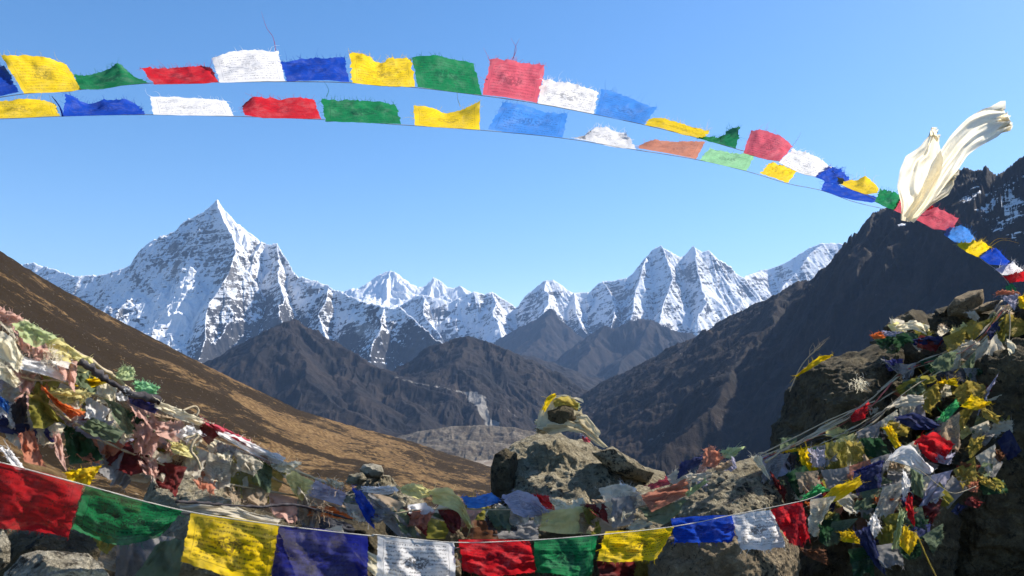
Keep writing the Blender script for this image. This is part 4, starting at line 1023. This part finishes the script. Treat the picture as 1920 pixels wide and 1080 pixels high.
# small torn scraps that fill the heaps
def scatter(n, path, spread, pal, dfun, off, lab, grp, size, sd):
    rs = random.Random(sd)
    for k in range(n):
        t = rs.random() * (len(path) - 1); i = int(t); f = t - i
        x = path[i][0] * (1 - f) + path[i + 1][0] * f; y = path[i][1] * (1 - f) + path[i + 1][1] * f
        x += rs.uniform(-spread[0], spread[0]); y += rs.uniform(-spread[1], spread[1])
        c = rs.choice(pal); s = rs.uniform(*size); a = rs.uniform(0, 6.3)
        q = []
        for j, (ux, uy) in enumerate(((-1, -.7), (1, -.6), (1, .7), (-1, .6))):
            r1 = s * rs.uniform(.6, 1.15)
            q.append((x + r1 * (ux * math.cos(a) - uy * math.sin(a)), y + r1 * (ux * math.sin(a) + uy * math.cos(a)) * .8))
        d = dfun(x, y) + off * rs.uniform(.3, 1)
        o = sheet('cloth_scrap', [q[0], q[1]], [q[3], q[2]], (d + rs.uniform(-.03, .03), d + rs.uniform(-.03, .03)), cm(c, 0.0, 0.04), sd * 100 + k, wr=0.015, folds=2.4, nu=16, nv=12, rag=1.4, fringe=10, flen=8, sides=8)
        tag(o, lab % WORD.get(c, c), 'cloth scrap', grp)
pl_l = ['beige', 'sage', 'olive', 'maroon', 'cream', 'grey', 'pink', 'cream', 'white', 'lavender', 'tan', 'cream', 'beige', 'beige', 'terracotta', 'tan', 'white', 'pink']
pl_r = ['beige', 'sage', 'olive', 'darkgreen', 'cream', 'grey', 'lavender', 'grey', 'tan', 'gold', 'maroon', 'terracotta', 'beige', 'charcoal', 'paleyellow', 'beige', 'sage', 'cream']
scatter(30, P2('20,660 60,760 140,800 230,830 300,850 400,860 500,900'), (30, 24), pl_l, lambda x, y: dL(x), 0.14, 'torn %s scrap tangled in the left flag bundle', 'scraps in the left bundle', (16, 36), 11)
scatter(22, P2('560,925 660,945 760,960 880,965 1000,950 1120,950 1230,940 1340,880'), (30, 18), pl_l, lambda x, y: dL(x), 0.14, 'torn %s scrap tangled in the middle flag heap', 'scraps in the middle heap', (13, 28), 12)
scatter(24, P2('1650,640 1700,625 1760,640 1830,610 1890,600'), (22, 22), pl_r, dRt, 0.1, 'torn %s scrap matted along the crest of the stone mound', 'scraps along the mound crest', (10, 24), 16)
scatter(16, P2('1830,700 1870,760 1840,830'), (28, 30), pl_r, dRt, 0.1, 'torn %s scrap on the outer right flank of the mound', 'scraps on the right flank of the mound', (12, 28), 17)
scatter(36, P2('1450,870 1560,860 1640,800 1700,760 1760,720 1820,660 1890,590'), (40, 36), pl_r, dRt, 0.14, 'torn %s scrap tangled in the upper heap of the stone mound', 'scraps in the upper right heap', (12, 30), 13)
scatter(30, P2('1520,900 1600,880 1680,850 1760,860 1850,800'), (40, 40), pl_r, dRt, 0.16, 'torn %s scrap hanging low in the shade of the mound', 'scraps low in the right heap', (14, 34), 14)
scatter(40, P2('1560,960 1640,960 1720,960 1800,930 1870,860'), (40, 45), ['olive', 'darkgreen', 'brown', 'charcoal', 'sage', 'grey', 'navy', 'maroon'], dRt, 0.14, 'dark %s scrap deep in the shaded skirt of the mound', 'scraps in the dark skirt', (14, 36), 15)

def chain(path, w, h, pal, dfun, off, lab, grp, sd, sway=(0, 1), pr_every=3):
    """flags sewn edge to edge along one cord, hanging and folded against each other"""
    rs = random.Random(sd); pts = resample(path, 400)
    L = float(np.sum(np.linalg.norm(np.diff(pts, axis=0), axis=1))); n = max(3, int(L / w)); k0 = 0
    for k in range(n):
        a = int(400 * (k + rs.uniform(-.12, .05)) / n); b = int(400 * (k + 1 + rs.uniform(-.1, .2)) / n)
        a = max(0, a); b = min(399, b); seg = pts[a:b + 1:max(1, (b - a) // 4)]
        c = rs.choice(pal); hh = h * rs.uniform(.65, 1.25); sx = rs.gauss(sway[0], .35) * hh
        squeeze = rs.uniform(.45, 1.0); mx = seg[:, 0].mean()
        free = []
        for q, p in enumerate(seg):
            fx = mx + (p[0] - mx) * squeeze + sx; free.append((fx + rs.uniform(-3, 3), p[1] + hh * sway[1] * rs.uniform(.8, 1.15)))
        x, y = seg[:, 0].mean(), seg[:, 1].mean() + hh * .5
        d = dfun(x, y) + off + rs.uniform(-.03, .03)
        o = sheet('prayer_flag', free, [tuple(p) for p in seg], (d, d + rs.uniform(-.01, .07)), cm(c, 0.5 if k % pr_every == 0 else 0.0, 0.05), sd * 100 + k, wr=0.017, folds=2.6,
                  nu=24, nv=20, rag=1.2, fringe=12, flen=7, sides=6, lean=-.08)
        tag(o, lab % WORD.get(c, c), 'prayer flag', grp)
fl = lambda x, y: dL(x)
for q, (s_, w, h, off) in enumerate((('-20,588 60,628 180,698 300,778 400,822 500,864 600,908', 46, 46, .03), ('-20,655 60,690 140,730 240,785 340,828 440,866', 50, 56, .04), ('-20,725 60,772 150,812 240,846 330,880', 54, 54, .06))):
    chain(P2(s_), w, h, pl_l, fl, off, 'faded %s flag in the ' + ('top', 'middle', 'lowest')[q] + ' row of the left bundle', 'rows of faded flags in the left bundle', 31 + q, (-.15, .95))
chain(P2('560,922 660,946 760,956 880,955 1000,950 1120,944 1260,918'), 44, 46, pl_l, fl, .03, 'faded %s flag in the sagging row of the middle heap', 'row of faded flags in the middle heap', 35, (.05, 1))
chain(P2('1650,672 1700,684 1760,668 1830,640'), 36, 34, pl_r, dRt, .04, 'faded %s flag in the short row below the crest of the mound', 'short row below the crest', 51, (.1, .95))
chain(P2('1690,716 1740,704 1800,690 1850,690'), 36, 32, pl_r, dRt, .02, 'faded %s flag in the second short row of the mound', 'second short row of the mound', 52, (.1, .95))
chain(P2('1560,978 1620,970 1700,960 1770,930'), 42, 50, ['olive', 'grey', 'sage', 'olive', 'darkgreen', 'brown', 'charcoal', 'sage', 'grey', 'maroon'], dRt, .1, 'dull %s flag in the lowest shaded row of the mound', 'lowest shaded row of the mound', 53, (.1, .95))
chain(P2('250,850 330,872 420,890 520,925 600,948'), 50, 44, pl_l, fl, .03, 'faded %s flag in the row crossing the lichened boulder on the left', 'row crossing the lichened boulder', 54, (.0, .95))
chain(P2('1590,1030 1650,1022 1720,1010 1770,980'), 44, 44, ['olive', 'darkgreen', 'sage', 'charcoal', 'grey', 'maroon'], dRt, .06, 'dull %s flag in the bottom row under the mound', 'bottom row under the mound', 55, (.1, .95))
for q, (s_, w, h, off) in enumerate((('1440,858 1540,836 1640,796 1720,742 1800,690 1884,596', 44, 48, .03), ('1490,886 1580,878 1680,846 1760,800 1840,742 1900,664', 46, 54, .0), ('1520,936 1600,926 1700,902 1790,880 1870,830', 46, 56, .02), ('1640,636 1700,622 1760,636 1830,606 1890,586', 38, 28, .0))):
    chain(P2(s_), w, h, pl_r, dRt, off, 'faded %s flag in the ' + ('upper', 'middle', 'lower', 'crest')[q] + ' row on the stone mound', 'rows of faded flags on the stone mound', 41 + q, (.1, .95))

# matted ropes
def rope(s, off, r, m, lab, side, wob=.7, sd=0, grp=None):
    fn = (lambda x, y: dL(x)) if side == 'l' else dRt
    tube('rope', [at(x, y, fn(x, y) + off) for x, y in P2(s)], r, m, lab, 'rope', grp, wob=wob, seed=sd)
rope('-20,575 60,612 180,683 235,725 300,762 400,806 500,850 560,885 640,915', .02, .005, rope_m, 'knotted pale rope along the top of the left bundle', 'l')
rope('150,677 190,706 240,735 300,752', -.045, .009, rope_dark, 'black rope section high on the left bundle', 'l')
rope('-20,690 60,712 120,716 190,745 270,778 345,805', .02, .003, rope_m, 'pale rope under the violet shaded white flag', 'l')
rope('-20,700 50,732 120,780 200,830 300,870 420,905 560,930', .03, .003, rope_m, 'lower rope through the left bundle', 'l')
rope('440,870 520,900 600,940 700,965 800,955 900,955 1010,960 1100,975 1200,950 1290,925', .03, .003, rope_m, 'rope winding through the middle heap', 'l')
rope('330,940 400,945 480,950 560,948 660,975', -.05, .004, rope_dark, 'dark cord below the lichened boulder on the left', 'l')
rope('345,822 372,815 362,830 358,845 370,862 376,880', -.08, .004, rope_m, 'loose cream cord end dangling from the left bundle', 'l', wob=.2)
rope('342,770 365,762 372,770 368,780', -.04, .003, rope_m, 'small stiff loop of cord standing above the left rope', 'l', wob=.1)
rs = random.Random(5)
for k in range(8):
    y0 = 850 - k * 6; m = rope_m if k % 4 else (rope_dark if k % 8 else rope_red)
    pts = []
    for f, (x, y) in zip((0, .2, .4, .6, .8, 1), ((1430, 852), (1520, 828), (1620, 790), (1710, 728), (1810, 668), (1888, 572))):
        sp = math.sin(f * math.pi) * 1.0
        pts.append((x + rs.uniform(-10, 10), y + (k - 5) * 7 * sp + rs.uniform(-14, 14)))
    tube('rope', [at(x, y, dRt(x, y) + rs.uniform(-.07, .08)) for x, y in pts], rs.uniform(.0018, .0055), m, 'frayed twine running up the mound among many', 'rope', 'frayed ropes up the mound', wob=1.4, seed=k)
rope('1420,855 1500,815 1560,785 1640,752', -.06, .003, rope_m, 'taut thin cord below the big shaded boulder', 'r', wob=.1)
rope('1660,862 1720,880 1760,910 1790,925 1830,912', -.1, .002, rope_m, 'thin thread hanging under the white wind blown flag', 'r', wob=.1)
rope('1722,1008 1740,1050 1760,1090', -.1, .003, cm('gold', 0, 0), 'yellow cord falling from the kite shaped flag', 'r', wob=.1)
rope('1893,580 1894,610 1892,640', -.14, .003, rope_m, 'straight cord holding the long cream scarf', 'r', wob=.1)

def tuft(x, y, r, c, lab, side='r', n=70, sd=0, off=-.08):
    rs = random.Random(sd); V = []; Fc = []; UV = []
    d = (dL(x) if side == 'l' else dRt(x, y)) + off
    for k in range(n):
        p = at(x + rs.gauss(0, r * .5), y + rs.gauss(0, r * .42), d + rs.gauss(0, .015))
        dr = Vector((rs.gauss(0, .8), rs.gauss(-.3, .5), rs.gauss(-.7, .6))).normalized(); L = r * d / F * rs.uniform(.3, .95); w = rs.uniform(.0004, .0012) * (1.6 if rs.random() < .10 else 1)
        prev = None
        for q in range(5):
            sd_ = dr.cross(Vector((rs.random(), rs.random(), rs.random()))).normalized() * w
            i0 = len(V); V += [p + sd_, p - sd_]; UV += [(.5, .02)] * 2
            if prev is not None: Fc.append((prev, prev + 1, i0 + 1, i0))
            prev = i0; p = p + dr * L / 4; dr = (dr + Vector((rs.gauss(0, .45), rs.gauss(0, .45), rs.gauss(-.3, .45)))).normalized()
    tag(mesh_obj('cloth_tuft', V, Fc, cm(c, 0, 0), uvs=UV), lab, 'cloth tuft')
for k, (x, y, r, c, lab, sd_) in enumerate(((100, 665, 22, 'beige', 'wispy dry tuft behind the violet shaded flag', 'l'), (600, 955, 24, 'tan', 'tawny frayed fringe on the orange flag', 'l'), (1610, 715, 18, 'cream', 'shaggy cream tuft hanging by the shaded boulder', 'r'))):
    if r > 5: tuft(x, y, r, c, lab, sd_, n=int(r * 5), sd=900 + k, off=-.06)
# small cloths on the cairn
for c, tp, bt, lab in (('yellow', '1016,768 1026,742 1040,738', '1022,772 1034,752 1044,742', 'yellow flag crowning the small cairn'), ('palegreen', '1070,750 1086,756', '1076,762 1086,768', 'small green flag on the right of the cairn top'),
                       ('rose', '1090,818 1108,820', '1094,828 1106,830', 'rosy crumpled cloth at the foot of the cairn'), ('lavender', '1088,812 1100,812', '1086,820 1098,822', 'blue grey crumpled cloth at the foot of the cairn')):
    tag(sheet('prayer_flag', P2(tp), P2(bt), (4.86, 4.86), cm(c, 0, .04), 800 + len(lab), wr=.012, nu=14, nv=10, fringe=6, sides=4), lab, 'prayer flag')

tag(sheet('cloth_scrap', P2('1036,750 1050,744 1066,743 1086,757'), P2('1040,764 1054,760 1066,760 1082,770'), (4.84, 4.84), cm('gold', 0, .03), 871, wr=.016, folds=3, nu=20, nv=14, fringe=8), 'khaki cloth strip over the top stones of the cairn', 'cloth scrap')
# dry twig standing before the dark valley, left of the mound
tw = mat_cloth('dry_stem', (0.45, 0.34, 0.22), 0, 0, .2, 0)
rt = bpy.data.objects.new('dry_plant', None); C.objects.link(rt); rt.location = at(1500, 700, 5.1); tag(rt, 'dry stalk with a feathery head above the big shaded boulder', 'dry plant')
st = tube('stem', [at(x, y, 5.1) for x, y in P2('1480,735 1500,690 1520,665 1538,650')], .003, tw, cat=None, taper=False)
st.parent = rt; st.matrix_parent_inverse = Matrix.Translation(-rt.location)
rs = random.Random(3)
for k in range(12):
    f = k / 12; x0, y0 = 1518 + f * 22, 668 - f * 20
    o = tube('twig', [at(x0, y0, 5.1), at(x0 + rs.uniform(-2, 10), y0 - rs.uniform(4, 12), 5.1 + rs.uniform(-.02, .02)), at(x0 + rs.uniform(0, 22), y0 - rs.uniform(8, 24), 5.1 + rs.uniform(-.04, .04))], .0014, tw, cat=None, n=4, per=4, taper=True)
    o.parent = rt; o.matrix_parent_inverse = Matrix.Translation(-rt.location)

# far village in the valley
wm = NT('whitewash'); b_ = wm.n('BsdfPrincipled', {'Base Color': (.75, .74, .70), 'Roughness': .9}); wm.link(b_.outputs[0], wm.out.inputs[0])
rm = NT('tin_roof'); b_ = rm.n('BsdfPrincipled', {'Base Color': (.55, .60, .66), 'Roughness': .6}); rm.link(b_.outputs[0], rm.out.inputs[0])
for k, (px, py) in enumerate(((851, 846), (858, 848), (866, 849), (873, 851), (880, 852))):
    p = at(px, py, 3300); p.z = max(p.z, -345)
    rt = bpy.data.objects.new('house', None); C.objects.link(rt); rt.location = p
    tag(rt, 'tiny white house in the far valley beyond the golden slope', 'house', 'tiny village houses in the valley')
    w, d, h = 11, 6, 5
    wl = mesh_obj('wall', [(sx * w, sy * d, z) for z in (-6, h) for sx in (-1, 1) for sy in (-1, 1)], [(0, 1, 3, 2), (4, 6, 7, 5), (0, 4, 5, 1), (2, 3, 7, 6), (0, 2, 6, 4), (1, 5, 7, 3)], wm.m, rt, smooth=False)
    rf = mesh_obj('roof', [(-w - 1, -d - 1, h), (w + 1, -d - 1, h), (w + 1, d + 1, h), (-w - 1, d + 1, h), (-w - 1, 0, h + 4), (w + 1, 0, h + 4)], [(0, 1, 5, 4), (2, 3, 4, 5), (0, 4, 3), (1, 2, 5), (0, 3, 2, 1)], rm.m, rt, smooth=False)
